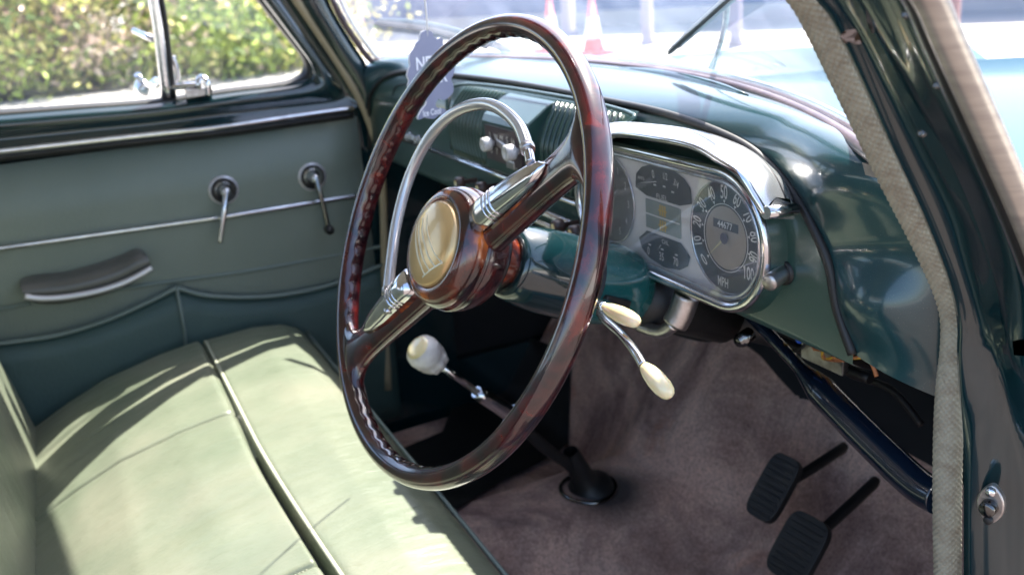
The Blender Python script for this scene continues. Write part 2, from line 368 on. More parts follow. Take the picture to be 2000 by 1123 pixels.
# shrubs beyond the passenger window
def leafmat(name, c1, c2):
    M = mat(name, c1, .5, col2=c2, scale=1.3, detail=3); return M
LM = [leafmat('leaf_green', (.24, .34, .04), (.42, .50, .08)), leafmat('leaf_yellow', (.58, .55, .14), (.72, .66, .26)),
      leafmat('leaf_pink', (.68, .47, .36), (.74, .60, .44)), leafmat('leaf_dark', (.12, .19, .04), (.20, .28, .06))]
def shrub(loc, rad, h, mix, label, nleaf, cat='shrub'):
    root = empty('shrub', loc)
    tag(root, label, cat, 'shrubs beyond the passenger window')
    wd = MB()
    tips = []
    for k in range(9):
        a = random.uniform(0, 6.28); rr = rad*random.uniform(.3, .8); hh = h*random.uniform(.5, .95)
        p = [V((0, 0, 0)), V((math.cos(a)*rr*.4, math.sin(a)*rr*.4, hh*.5)), V((math.cos(a)*rr, math.sin(a)*rr, hh))]
        wd.tube(cr(p, 4), [.05-.04*i/8 for i in range(9)], BARK, 6)
    wd.build('trunk', root)
    cr_ = MB()
    clumps = [(V((random.gauss(0, .42)*rad, random.gauss(0, .42)*rad, h*random.uniform(.08, .95))), random.uniform(.16, .42), random.choices(range(4), mix)[0]) for _ in range(90)]
    for i in range(nleaf):
        c, cl, mi_ = random.choice(clumps)
        p = c+V((random.gauss(0, cl), random.gauss(0, cl), random.gauss(0, cl*.8)))
        if p.z < 0: p.z = abs(p.z)
        n = V((random.gauss(.35, 1), random.gauss(.1, 1), random.gauss(.7, .9))).normalized(); t = n.orthogonal().normalized()
        t = (t*random.uniform(-1, 1)+n.cross(t)*random.uniform(-1, 1)).normalized(); b = n.cross(t)
        L = random.uniform(.04, .085); W = L*random.uniform(.35, .6)
        mm = mi_ if random.random() < .8 else random.randrange(4)
        cr_.add([p-t*L, p+b*W+n*.01, p+t*L, p-b*W+n*.01], [(0, 1, 2, 3)], LM[mm], False)
    cr_.build('crown', root, merge=False)
SH = [((-14.3, -4.6, 0), 1.9, 3.0, (2, 5, 3, 1), 'yellowish shrub with pinkish twigs at the left edge of the passenger window'),
      ((-14.6, -2.4, 0), 1.7, 2.8, (3, 5, 2, 1), 'yellow green shrub second from the left beyond the passenger window'),
      ((-14.0, -.4, 0), 1.5, 2.2, (5, 4, 2, 1), 'low green shrub just left of the chrome window divider'),
      ((-14.8, 1.5, 0), 1.7, 2.9, (3, 5, 3, 1), 'tall pale yellow shrub behind the chrome window divider'),
      ((-13.7, 2.3, 0), .9, 1.25, (9, 1, 0, 1), 'small round bright green bush seen through the quarter window'),
      ((-15.0, 3.3, 0), 1.4, 2.8, (3, 3, 5, 1), 'pinkish dry shrub right of the round green bush'),
      ((-17.2, -3.6, 0), 2.3, 3.8, (3, 4, 1, 2), 'tall shrub in the back row at the left of the passenger window'),
      ((-17.4, .4, 0), 2.3, 3.8, (4, 4, 1, 2), 'tall shrub in the back row behind the low green shrub'),
      ((-17.8, 3.2, 0), 2.0, 3.8, (4, 4, 2, 2), 'tall shrub in the back row behind the round green bush')]
for s_ in SH: shrub(*s_, 11000)

# blue building with posts in front, cones
def wall_obj():
    root = empty('building', (-15, 13, 0)); root.location = (0, 0, 0)
    tag(root, 'long low building with a blue front far behind the windscreen', 'building')
    a, b = V((-20, 6.5, 0)), V((6, 23, 0)); d = (b-a).normalized(); n = V((-d.y, d.x, 0)); a2 = a-d*8; b2 = b+d*25
    MB().prism([a2, b2, b2+n*.4, a2+n*.4], V((0, 0, .28)), WALLP).build('plinth', root)
    MB().prism([a2+V((0, 0, .28))+n*.05, b2+V((0, 0, .28))+n*.05, b2+n*5+V((0, 0, .28)), a2+n*5+V((0, 0, .28))], V((0, 0, 2.9)), WALLB).build('wall', root)
    MB().prism([a2+V((0, 0, 3.2))-n*.3, b2+V((0, 0, 3.2))-n*.3, b2+n*5+V((0, 0, 3.2)), a2+n*5+V((0, 0, 3.2))], V((0, 0, .2)), WALLP).build('roof', root)
wall_obj()
posts = [(1265, 88, .13, POSTM, 'pale post standing behind the driver wiper, left one'), (1437, 92, .13, POSTM, 'pale post just right of the driver wiper blade'),
         (705, 85, .12, POSTB, 'brown post beyond the passenger end of the windscreen'), (1112, 70, .15, POSTM, 'pale post behind the top of the steering wheel rim'),
         (1858, 72, .13, POSTB, 'brown post seen right of the driver side pillar')]
for px, py, r_, mm, lab in posts:
    p = at(px, py, 'z', 0); dist = (p-CP).length; r_ = r_*dist/13.0*.62
    o = MB().lathe([(0, r_*1.25), (.06, r_*1.25), (.08, r_), (2.8, r_*.9), (2.85, 0)], (0, 0, 0), (0, 0, 1), mm, 16).build('post')
    o.location = p; tag(o, lab, 'post', 'posts on the pale ground ahead of the car')
def cone(px, py, lab, sc_=1.0):
    p = at(px, py, 'z', 0)
    r_ = empty('traffic_cone', p); tag(r_, lab, 'traffic cone', 'traffic cones ahead of the car'); r_.scale = (sc_,)*3
    MB().box((0, 0, .03), (.24, 0, 0), (0, .24, 0), (0, 0, .03), CONE_O).build('base', r_, bevel=.01)
    MB().lathe([(.06, .17), (.25, .125), (.25, .13), (.55, .075), (.55, .07), (.86, .03), (.87, 0)], (0, 0, 0), (0, 0, 1), CONE_O, 24,
               [CONE_O, CONE_W, CONE_W, CONE_W, CONE_O, CONE_O]).build('cone_body', r_)
cone(1160, 108, 'red and white traffic cone right of the top of the steering wheel', .9)
cone(1078, 102, 'red and white traffic cone framed inside the top of the steering wheel', .9)

# ================================================================== THE CAR
car = empty('vintage_car', (0, 0, 0))
tag(car, 'dark green vintage saloon seen into its cabin through the open driver door', 'car')
X = car

# ---- roof, rear shell
rs = []
for y, zc, hw in ((.0, 0, 0),):
    pass
def roofrow(y, z, hw):
    return [V((hw*t, y+(.075*(1-t*t) if y > -.3 else 0), z+.07*(1-abs(t)**2.5))) for t in [k/12-1 for k in range(25)]]
rf = MB().grid([roofrow(.000, 1.350, .54), roofrow(-.10, 1.41, .54), roofrow(-.45, 1.44, .56), roofrow(-1.1, 1.44, .56), roofrow(-1.7, 1.36, .52), roofrow(-2.1, 1.2, .48)], PAINT)
rf.build('roof', X, solid=.03, offset=1)
ro = MB().grid([[p-V((0, 0, .012)) for p in r_] for r_ in [roofrow(-.10, 1.405, .53), roofrow(-.45, 1.43, .54), roofrow(-1.1, 1.43, .54), roofrow(-1.7, 1.35, .50)]], LINER)
ro.build('headlining', X)
for sx in (-1, 1):
    b = MB()
    b.grid([[V((sx*x, y, z)) for y in (-.62, -1.1, -1.7, -2.1)] for x, z in ((.70, .25), (.74, .6), (.71, .95))], PAINT)
    b.grid([[V((sx*x, y, z)) for y in (-.60, -.74)] for x, z in ((.70, .95), (.57, 1.42))], PAINT)
    b.grid([[V((sx*x, y, z)) for y in (-1.5, -2.1)] for x, z in ((.70, .95), (.55, 1.40))], PAINT)
    b.build('rear_side_panel', X, solid=.03)
MB().box((0, -2.12, .7), (.7, 0, 0), (0, .02, 0), (0, 0, .45), PAINT).build('rear_panel', X)
MB().box((0, -.7, .24), (.70, 0, 0), (0, 1.45, 0), (0, 0, .02), DARK).build('floor_pan', X)
MB().box((.70, -.1, .27), (.05, 0, 0), (0, .36, 0), (0, 0, .05), PAINT).build('door_sill', X, bevel=.012)
MB().box((0, .80, .58), (.66, 0, 0), (0, .012, 0), (0, 0, .33), DARK).build('firewall', X)

# ---- bonnet and wings
def bonz(x, y):
    z = 1.005-.10*min(1, abs(x)/.45)**2.2*.8
    z += .075*math.exp(-((abs(x)-.63)/.11)**2)
    z -= .25*max(0, (abs(x)-.68)/.1)**1.5*.35
    z -= .05*max(0, (y-.45))**1.6
    return z
b = MB()
xs = [-.44+.88*k/36 for k in range(37)]
b.grid([[V((x, max(.43-.19*(x/.62)**2, 0)+t*1.25, bonz(x, .45+t*1.2)-.02*(1-min(1, t*6)))) for x in xs] for t in [k/20 for k in range(21)]], BONN)
bo = b.build('bonnet', X, solid=.004, offset=-1); bo['label'] = 'teal green bonnet beyond the windscreen'
for sx in (-1, 1):
    b = MB(); xs = [.442+.40*k/24 for k in range(25)]
    b.grid([[V((sx*x, .27+(.10 if x < .6 else .10-.25*(x-.6)) + t*1.4, bonz(x, .4+t*1.3)-(2.6*max(0, x-.72)**1.25))) for x in xs] for t in [k/20 for k in range(21)]], BONN)
    o = b.build('front_wing', X, solid=.004, offset=-1)
# cowl panel between bonnet and windscreen
b = MB()
b.grid([[V((x, wsy(x, 1.05)+.012+t*(.05), 1.034-.02*t+.0*x)) for x in [-.63+1.26*k/40 for k in range(41)]] for t in (0, .3, .6, 1, 1.3)], PAINT_LIT)
b.build('scuttle', X)

# ---- windscreen
rows = []
for j in range(15):
    z = 1.045+.345*j/14; hw = .605-.085*(j/14); hr_ = .672-.11*(j/14)
    rows.append([V((-hw+(hw+hr_)*k/40, wsy(-hw+(hw+hr_)*k/40, z), z)) for k in range(41)])
ws = MB().grid(rows, GLASSW).build('windscreen', X)
base = [V((x, wsy(x, 1.05)-.004, 1.050+.002*(1-(x/.6)**2))) for x in [-.575+1.15*k/50 for k in range(51)]]
leftc = [at(628, -60, 'x', -.575), at(660, 25, 'x', -.58), at(700, 88, 'x', -.585), at(724, 118, 'x', -.587)]
sl = MB()
bl = cr(leftc+[V((-.57, wsy(-.57, 1.05)-.004, 1.046))]+base[3:]+[V((x, wsy(x, 1.05)-.004, 1.050)) for x in (.60, .625, .65, .675)], 3)
sl.tube(bl, .0055, RUBBER, 10); sl.build('windscreen_seal', ws)
cl = MB()
cl.tube([p+V((0, .013, .004)) for p in bl], .006, CHROME, 10, ry=.004); cl.build('windscreen_trim', ws)
# wipers
WIPM = mat('wiper_blade_metal', (.05, .085, .10), .3, metal=.5, col2=(.03, .05, .06), scale=40)
def wiper(bladepx, armpx, off, wd, name='windscreen_wiper'):
    p = [atws(x, y, off) for x, y in bladepx]
    q = MB(); c = cr(p, 5); q.tube(c, [wd*(.35+.65*min(1, j/4)) for j in range(len(c))], WIPM, 8, ry=wd*.4); o = q.build(name, X)
    rb = MB(); rb.tube([k-V((0, .008, .004)) for k in c], wd*.7, BLACK, 6, ry=wd*.3); rb.build('wiper_blade', o)
    if armpx:
        a = [atws(x, y, off+.012+.004*i) for i, (x, y) in enumerate(armpx)]
        aa = cr(a, 5); n_ = len(aa)
        MB().tube(aa, [.0035+.006*math.exp(-((i/n_-.72)/.16)**2) for i in range(n_)], CHROMEW, 8, ry=.003).build('wiper_arm', o)
    return o
o = wiper([(1324, 88), (1380, 38), (1436, -12), (1490, -60)], [(1420, 5), (1417, 45), (1407, 85), (1392, 125), (1378, 165), (1374, 184)], .02, .0125)
o['label'] = 'driver side wiper standing up across the windscreen'
o = wiper([(742, 40), (800, 46), (870, 58), (962, 86)], [(850, 52), (900, 80), (965, 88), (1000, 104)], .02, .0085)
o['label'] = 'passenger side wiper lying low above the dashboard'

# ---- left pillar with windlace
def sheet(name, rowsp, m, parent, n=24, solid=.004, label=None):
    """rows of curves given as lists of points -> skin"""
    rows = [resample(cr(r_, 4), n) for r_ in rowsp]
    o = MB().grid(rows, m).build(name, parent, solid=solid, offset=0)
    return o
PL = sheet('windscreen_pillar', [
    [V((-.495, .0, 1.375)), at(612, -60, 'x', -.572), at(648, 20, 'x', -.58), at(692, 92, 'x', -.585), at(716, 130, 'x', -.588), at(724, 180, 'x', -.59)],
    [V((-.50, -.02, 1.385)), at(590, -60, 'x', -.570), at(630, 25, 'x', -.574), at(678, 105, 'x', -.578), at(706, 150, 'x', -.58), at(720, 200, 'x', -.585)],
    [V((-.515, -.06, 1.385)), at(570, -60, 'x', -.573), at(608, 25, 'x', -.578), at(665, 118, 'x', -.582), at(700, 170, 'x', -.588), at(716, 215, 'x', -.592)],
    [V((-.54, -.12, 1.385)), at(530, -60, 'x', -.585), at(578, 0, 'x', -.59), at(655, 112, 'x', -.595), at(695, 180, 'x', -.60), at(712, 230, 'x', -.60)]], PAINT, X, n=30)
sp = [V((-.55, -.12, 1.37)), at(530, -60, 'x', -.583), at(578, 0, 'x', -.587), at(662, 125, 'x', -.59), at(700, 190, 'x', -.595), at(722, 240, 'x', -.60), at(740, 300, 'x', -.60), at(748, 380, 'x', -.60), at(752, 560, 'x', -.60), at(758, 760, 'x', -.60)]
o = MB().tube(cr(sp, 6), .0075, LACE2, 10).build('windlace', PL)

# ---- passenger door
DX = -.62
dp = MB()
dp.grid([[V((DX-.07-.02*math.sin(math.pi*(z-.3)/.72), y, z)) for y in (-.60, -.3, 0, .25, .5)] for z in (.28, .5, .75, .95, 1.0)], PAINT)
dp.grid([[V((DX-.07, y, 1.0)) for y in (-.6, .30)], [V((DX-.01, y, 1.0)) for y in (-.6, .21)]], PAINT)
door = dp.build('passenger_door', X, solid=.003)
I = [(-330, 236), (-150, 224), (0, 214), (150, 203), (303, 192), (456, 170), (540, 160), (572, 152), (590, 138), (588, 114), (566, 84), (541, 53), (499, 0), (450, -60), (380, -150)]
O = [(-330, 325), (-150, 308), (0, 292), (150, 276), (303, 259), (456, 240), (600, 224), (675, 215), (702, 204), (690, 180), (665, 140), (625, 80), (575, 4), (530, -60), (460, -150)]
prof = [(0, -.640), (.06, -.628), (.10, -.622), (.14, -.622), (.20, -.612), (.30, -.603), (.42, -.600), (.55, -.604), (.68, -.614), (.80, -.614), (.92, -.607), (1, -.604)]
rows = []
for t, x in prof:
    pts = [at(a[0]+(b_[0]-a[0])*t, a[1]+(b_[1]-a[1])*t, 'x', x) for a, b_ in list(zip(I, O))[:-1]]
    for (ya, za), (yb, zb_) in (((-.13, 1.315), (-.06, 1.355)), ((-.24, 1.345), (-.20, 1.405)), ((-.60, 1.35), (-.60, 1.42))):
        pts.append(V((x+.045, ya+(yb-ya)*t, za+(zb_-za)*t)))
    rows.append(cr(pts, 5))
fr = MB(); fr.grid(rows[3:], PAINT); fr.grid(rows[:4], BLACK)
wf = fr.build('window_frame', door)
# polished rail along the foot of the frame
ra = [at(x, y, 'x', -.601) for x, y in ((-330, 333), (-150, 314), (0, 297), (220, 272), (438, 248), (560, 231), (690, 213))]
MB().tube(cr(ra, 6), .0065, CHROME, 10, ry=.005).build('garnish_rail', door)
rb = [at(x, y+13, 'x', -.606) for x, y in ((-330, 333), (-150, 314), (0, 297), (220, 272), (438, 248), (560, 231), (690, 213))]
MB().tube(cr(rb, 6), .008, BLACK, 8, ry=.004).build('rubber_strip', door)
# glass
gp = [at(x, y, 'x', -.645) for x, y in [(-330, 245), (0, 222), (303, 200), (456, 178), (556, 166), (596, 145), (592, 110), (545, 50), (450, -70)]]+[V((-.595, -.13, 1.325)), V((-.585, -.6, 1.36))]
MB().add(gp, [list(range(len(gp)))], GLASSS, False).build('window_glass', door)
# chrome divider and catch
dv = [at(284, -90, 'x', -.632), at(296, -20, 'x', -.632), at(310, 60, 'x', -.632), at(326, 192, 'x', -.632)]
MB().tube(cr(dv, 4), .011, CHROME, 10, ry=.008).build('window_divider', door)
dv = [at(300, -90, 'x', -.626), at(312, -20, 'x', -.626), at(325, 60, 'x', -.626), at(340, 192, 'x', -.626)]
MB().tube(cr(dv, 4), .0045, BLACK, 8).build('divider_rubber', door)
ct = MB()
ct.tube([at(332, 172, 'x', -.63), at(365, 168, 'x', -.615), at(392, 166, 'x', -.612)], .006, CHROME, 8)
ct.tube(cr([at(392, 182, 'x', -.61), at(388, 165, 'x', -.605), at(392, 152, 'x', -.61), at(404, 160, 'x', -.6), at(408, 186, 'x', -.6)], 4), .0058, CHROME, 8)
ct.box(at(388, 180, 'x', -.612), (.01, 0, 0), (0, .022, 0), (0, 0, .006), CHROMEW)
ct.build('window_catch', door, bevel=.002)
ct = MB(); ct.tube(cr([at(336, 110, 'x', -.635), at(345, 135, 'x', -.635), at(346, 160, 'x', -.635)], 4), .005, CHROME, 8)
ct.build('quarter_window_hinge', door)
mr_ = MB(); mr_.lathe([(0, .0), (.003, .021), (.012, .019), (.02, .008), (.021, 0)], at(284, 174, 'x', -.82), (.5, -.8, 0), CHROME, 20)
mr_.tube([at(268, 146, 'x', -.80), at(284, 174, 'x', -.815), at(305, 158, 'x', -.72)], .007, CHROME, 8); mr_.build('door_mirror', door)
mr_ = MB(); mr_.tube([at(262, 60, 'x', -.80), at(300, 78, 'x', -.74)], .006, CHROME, 8); mr_.build('mirror_stay', door)
# trim panel
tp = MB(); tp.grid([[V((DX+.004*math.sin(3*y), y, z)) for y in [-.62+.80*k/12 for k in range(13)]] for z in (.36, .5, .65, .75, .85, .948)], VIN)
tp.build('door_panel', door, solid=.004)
st = [at(x, y, 'x', -.612) for x, y in ((-300, 526), (0, 486), (220, 455), (440, 424), (690, 384), (745, 376))]
MB().tube(st, .0055, CHROME, 10, ry=.004).build('trim_strip', door)
# map pocket
top = [(-300, 720), (-60, 680), (0, 671), (110, 655), (210, 625), (300, 585), (345, 562)]
top2 = [(345, 562), (400, 577), (480, 581), (560, 575), (650, 555), (750, 516)]
pk = MB()
for seq, n_ in ((top, 26), (top2, 20)):
    tpn = resample(cr([at(x, y, 'x', -.600) for x, y in seq], 5), n_)
    rws = []
    for k in range(9):
        t = k/8
        rws.append([V((p.x-.006+.010*math.sin(math.pi*min(1, t*1.15)), p.y, p.z*(1-t)+.33*t)) for p in tpn])
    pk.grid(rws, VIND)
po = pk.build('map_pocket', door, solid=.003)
pp = MB()
for seq in (top, top2): pp.tube(cr([at(x, y, 'x', -.599) for x, y in seq], 5), .0042, PIPE, 8)
pp.tube([at(345, 562, 'x', -.597), at(360, 640, 'x', -.593), at(368, 760, 'x', -.593)], .003, PIPE, 8)
pp.build('pocket_piping', door)
pq = MB(); pq.tube(cr([at(x, y, 'x', -.616) for x, y in ((150, 580), (290, 556), (480, 530), (650, 500), (750, 480))], 5), .0032, PIPE, 8)
pq.tube(cr([at(x, y, 'x', -.616) for x, y in ((-200, 625), (0, 603), (60, 592))], 5), .0032, PIPE, 8)
pq.build('panel_piping', door)
# handles
SATIN = mat('satin_ring', (.62, .60, .62), .35, metal=.5)
def handle(px, py, ex, ey, m2, name, lab):
    c = at(px, py, 'x', -.619); h = MB()
    h.lathe([(0, .027), (.004, .027), (.007, .023), (.0072, .019), (.004, .018), (.004, .016), (.014, .013), (.024, .009), (.030, .0085), (.033, .004), (.034, 0)], c, (1, 0, 0), CHROME, 28,
            [SATIN, SATIN, BLACK, BLACK, BLACK, CHROME, CHROME, CHROME, CHROME, CHROME])
    e = at(ex, ey, 'x', -.582)
    s_ = c+V((.028, 0, 0))
    h.tube(cr([s_+V((0, 0, .003)), s_.lerp(e, .25)+V((.006, 0, 0)), s_.lerp(e, .6)+V((.005, 0, 0)), e], 5), [.0068-.0022*math.sin(i/15*2.2) for i in range(16)], m2, 10, ry=.0045)
    if m2 is not CHROME: h.lathe([(-.004, 0), (0, .007), (.012, .009), (.02, .008), (.024, 0)], e-V((.006, 0, 0)), (1, 0, -.1), BLACK, 16)
    o = h.build(name, door); o['label'] = lab
BLKCH = mat('dark_chrome', (.25, .25, .25), .15, metal=1, col2=(.1, .1, .1), scale=20)
handle(436, 371, 429, 474, CHROME, 'door_handle', 'chrome lever with its grip hanging down, left one on the door')
handle(609, 345, 641, 446, BLKCH, 'window_winder', 'chrome window crank with a dark knob, right one on the door')
# pull
ap = MB()
U_ = [at(x, y, 'x', -.616) for x, y in ((38, 545), (70, 536), (130, 530), (190, 514), (235, 498), (268, 484), (282, 492))]
M_ = [at(x, y, 'x', -.575) for x, y in ((42, 568), (72, 566), (130, 560), (190, 546), (235, 530), (272, 508), (290, 508))]
L_ = [at(x, y, 'x', -.572) for x, y in ((48, 576), (80, 580), (130, 577), (190, 566), (240, 550), (280, 530), (296, 520))]
K_ = [at(x, y, 'x', -.618) for x, y in ((60, 590), (90, 595), (130, 592), (190, 580), (240, 562), (280, 540), (296, 530))]
PULL = mat('pull_grey', (.085, .085, .075), .3, col2=(.11, .105, .095), scale=12, bump=.05)
ap.grid([resample(cr(q, 5), 24) for q in (U_, [a.lerp(b_, .5)+V((.012, 0, .004)) for a, b_ in zip(U_, M_)], M_, L_, K_)], PULL)
am = ap.build('armrest', door, sub=1)
MB().tube(cr([p+V((.002, 0, -.002)) for p in L_], 5), .0052, SATIN, 10).build('armrest_trim', door)
MB().box((DX+.004, -.1, .47), (.002, 0, 0), (0, .02, 0), (0, 0, .001), DARK)

# ---- floor, toe board, carpet
def floorz(x, y):
    z = .30
    if y > .44: z = .30+(y-.44)*1.45
    t = math.exp(-((x+.06)/.13)**4)*.092*(1 if y < .6 else 1)
    if y > .44: t *= max(0, 1-(y-.44)/.35)
    return z+t
fl = MB()
ys = [-.05+.655*k/70 for k in range(71)]
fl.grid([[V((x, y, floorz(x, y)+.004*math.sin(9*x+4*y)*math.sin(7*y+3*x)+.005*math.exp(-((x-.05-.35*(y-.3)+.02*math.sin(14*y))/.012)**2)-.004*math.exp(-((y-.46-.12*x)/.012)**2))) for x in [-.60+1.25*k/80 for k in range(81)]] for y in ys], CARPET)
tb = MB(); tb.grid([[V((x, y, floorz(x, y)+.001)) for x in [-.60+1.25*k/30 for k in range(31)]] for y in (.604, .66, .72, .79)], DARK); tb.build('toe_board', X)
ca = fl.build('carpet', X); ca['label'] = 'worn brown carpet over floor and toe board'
def atfl(x, y, off=0): return atf(x, y, lambda P: P.z-floorz(P.x, P.y)-off)
mt = MB()
Lc = [(600, 1050), (700, 980), (772, 880), (865, 842), (884, 790), (905, 745), (960, 715), (1040, 660)]
Rc = [(760, 1060), (880, 1000), (960, 950), (1060, 900), (1110, 868), (1112, 800), (1114, 745), (1116, 690)]
mt.grid([[atfl(a[0]+(b_[0]-a[0])*t, a[1]+(b_[1]-a[1])*t, .006) for t in [k/10 for k in range(11)]] for a, b_ in zip(resample([V((*q, 0)) for q in Lc], 24), resample([V((*q, 0)) for q in Rc], 24))], BLACK)
mt.build('black_floor_sheet', X)  # black sheet laid over carpet and tunnel
MB().box((-.30, .60, .86), (.30, 0, 0), (0, .2, 0), (0, 0, .006), DARK).build('parcel_shelf', X)

for sx in (-1, 1):
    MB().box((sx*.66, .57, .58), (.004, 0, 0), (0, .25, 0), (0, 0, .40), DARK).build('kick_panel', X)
MB().box((-.64, .0, .33), (.012, 0, 0), (0, .85, 0), (0, 0, .08), PAINT).build('door_sill', X)
MB().box((-.634, .250, .62), (.010, 0, 0), (0, .085, 0), (0, 0, .36), PAINT).build('hinge_pillar', X)
# ---- bench seat
def seamy(x): return -.171+.016*max(0, (x+.1)/.36)**1.5
def seatz(x, y):
    P = [(-.52, .47), (-.48, .505), (-.40, .545), (-.34, .570), (-.25, .592), (-.17, .604), (-.08, .610), (-.03, .604), (-.005, .592), (.008, .578), (.016, .56), (.02, .53), (.021, .48)]
    z = P[-1][1]
    for (a, b_), (c, d) in zip(P, P[1:]):
        if a <= y <= c: z = b_+(d-b_)*(y-a)/(c-a); break
    if y < P[0][0]: z = P[0][1]
    e = max(0, (abs(x-.005)-.545)/.055)
    z -= .05*min(1, e)**2.2
    z += .006*math.cos((x+.21)*7)*0
    z -= .010*math.exp(-((y-seamy(x))/.006)**2)
    gap = 1/(1+math.exp(-(x+.06)/.05))
    z -= .020*gap*math.exp(-((y-seamy(x)+.002)/.0045)**2)
    if y < seamy(x):
        z -= .006*math.exp(-((x+.212)/.004)**2)+.006*math.exp(-((x-.235)/.004)**2)
        z += .0025*abs(math.sin((x+.212)*math.pi/.447))**.5
        # creases fanning from the driver's place
        z += .0022*math.sin(34*x+9*y)*math.exp(-((x-.12)/.16)**2)*math.sin(math.pi*min(1, max(0, (-y-.17)/.25)))
    else:
        z += .0018*math.sin(5*x+1)
    return z
yy = [-.52, -.50, -.48]+[-.47+.29*k/40 for k in range(41)]+[-.178+.028*k/28 for k in range(29)]+[-.148+.14*k/24 for k in range(25)]+[-.004, .0, .004, .008, .011, .014, .017, .019, .020, .0205]
xx = sorted([-.60+1.21*k/150 for k in range(151)]+[-.212+.002*k for k in range(-5, 6)]+[.235+.002*k for k in range(-5, 6)])
rows = [[V((x, y, seatz(x, y))) for x in xx] for y in yy]
rows.append([V((x, .016, .33)) for x in xx])
cu = MB(); cu.grid(rows, SEAT)
cu.grid([[V((-.60, y, seatz(-.60, y))), V((-.603, y, .33))] for y in yy], SEAT); cu.grid([[V((.61, y, seatz(.61, y))), V((.613, y, .33))] for y in yy], SEAT)
seat = cu.build('bench_seat', X); seat['label'] = 'worn pale green leather bench cushion with open seams'
wl = MB()
wl.tube([V((x, seamy(x)+.0055, seatz(x, seamy(x)+.0075)+.0005)) for x in [-.6+.84*k/80 for k in range(100)] if x < .60], .0026, WELT, 8)
wl.build('seam_piping', seat)
gd = MB(); gd.tube([V((x, seamy(x)-.001, seatz(x, seamy(x)-.001)+.002)) for x in [-.07+.67*k/60 for k in range(61)]], [.0010+.0022*min(1, k/20) for k in range(61)], BLACK, 8, ry=.0015); gd.build('open_seam', seat)
wl = MB(); wl.tube([V((x, .0212, .562)) for x in [-.58+1.18*k/30 for k in range(31)]], .0032, PIPE, 8)
wl.build('edge_piping', seat)
for xs_ in (-.212, .235):
    stt = MB()
    for k in range(70):
        y = -.455+.28*k/70; stt.tube([V((xs_+.003, y, seatz(xs_+.0035, y)+.0012)), V((xs_+.003, y+.0022, seatz(xs_+.0035, y)+.0012))], .0006, WELT, 5)
    stt.build('stitching', seat)
# backrest
bk = MB(); rows = []
for k in range(22):
    z = .46+.50*k/21; t = k/21
    row = []
    for j in range(60):
        x = -.60+1.21*j/59+(.10*t if j == 0 else 0)
        xl = -.60+.13*t**.8; x = xl+(.61-xl)*j/59
        y = -.452-.10*t-.012*math.sin(math.pi*t)*-1
        e = min(1, (x-xl)/.05); y -= .035*(1-e)**2
        y -= .006*math.exp(-((z-.80)/.006)**2)+.005*math.exp(-((x+.212)/.004)**2)
        row.append(V((x, y, z)))
    rows.append(row)
rows.append([p+V((0, -.05, .02)) for p in rows[-1]]); rows.append([p+V((0, -.06, -.05)) for p in rows[-1]]); rows.append([V((p.x, -.66, .40)) for p in rows[-1]])
bk.grid(rows, SEAT)
br = bk.build('backrest', X)
MB().tube(cr([rows[k][0]+V((.001, .002, 0)) for k in range(0, 22, 3)], 3), .004, WELT, 8).build('backrest_piping', br)
MB().tube([V((-.60, -.44, .50)), V((-.60, -.36, .50))], .004, CHROME, 8).build('seat_bracket', seat)
MB().tube([V((-.60, .03, .47)), V((-.42, .06, .46))], .005, CHROME, 8).build('seat_slide', seat)

# ---- dashboard
blk = [(-.612, .885), (-.602, .93), (-.588, .965), (-.565, .995), (-.53, 1.018), (-.48, 1.031), (-.40, 1.038), (-.2, 1.043), (0, 1.045), (.2, 1.043), (.34, 1.040), (.45, 1.030), (.51, 1.016), (.552, .998), (.577, .975), (.592, .952), (.602, .92), (.620, .888)]
def fy(z): return .2+.034*max(0, (z-.985)/.06)**1.6
def zt(x):
    for (a, b_), (c, d) in zip(blk, blk[1:]):
        if a <= x <= c: return b_+(d-b_)*(x-a)/(c-a)
    return .886
fa = MB(); xs = [-.610+1.228*k/90 for k in range(91)]
zb = .878
fa.grid([[V((x, fy(zb+(zt(x)-zb)*t), zb+(zt(x)-zb)*t)) for x in xs] for t in [k/24 for k in range(25)]], FASC)
fa.grid([[V((x, .2, zb)) for x in xs], [V((x, .208, zb-.004)) for x in xs]], FASC)
dash = fa.build('dashboard', X); dash['label'] = 'dark green dashboard with round ended instrument panel and ribbed radio'
F = resample(cr([V((x, fy(z), z)) for x, z in blk], 6), 90)
Oc = [(-.640, .262, .868), (-.642, .255, .93), (-.640, .24, .985), (-.628, .215, 1.03), (-.60, .222, 1.046), (-.54, .245, 1.05), (-.42, .295, 1.05), (-.2, .363, 1.05), (0, .383, 1.05), (.2, .363, 1.05), (.42, .297, 1.05), (.54, .245, 1.05), (.61, .215, 1.049), (.662, .205, 1.036), (.688, .212, 1.005), (.694, .222, .965), (.694, .228, .92), (.694, .236, .862)]
Of = resample(cr([V(p) for p in Oc], 6), 90)
def fidx(v, C_): return min(range(90), key=lambda i: (C_[i]-v).length)
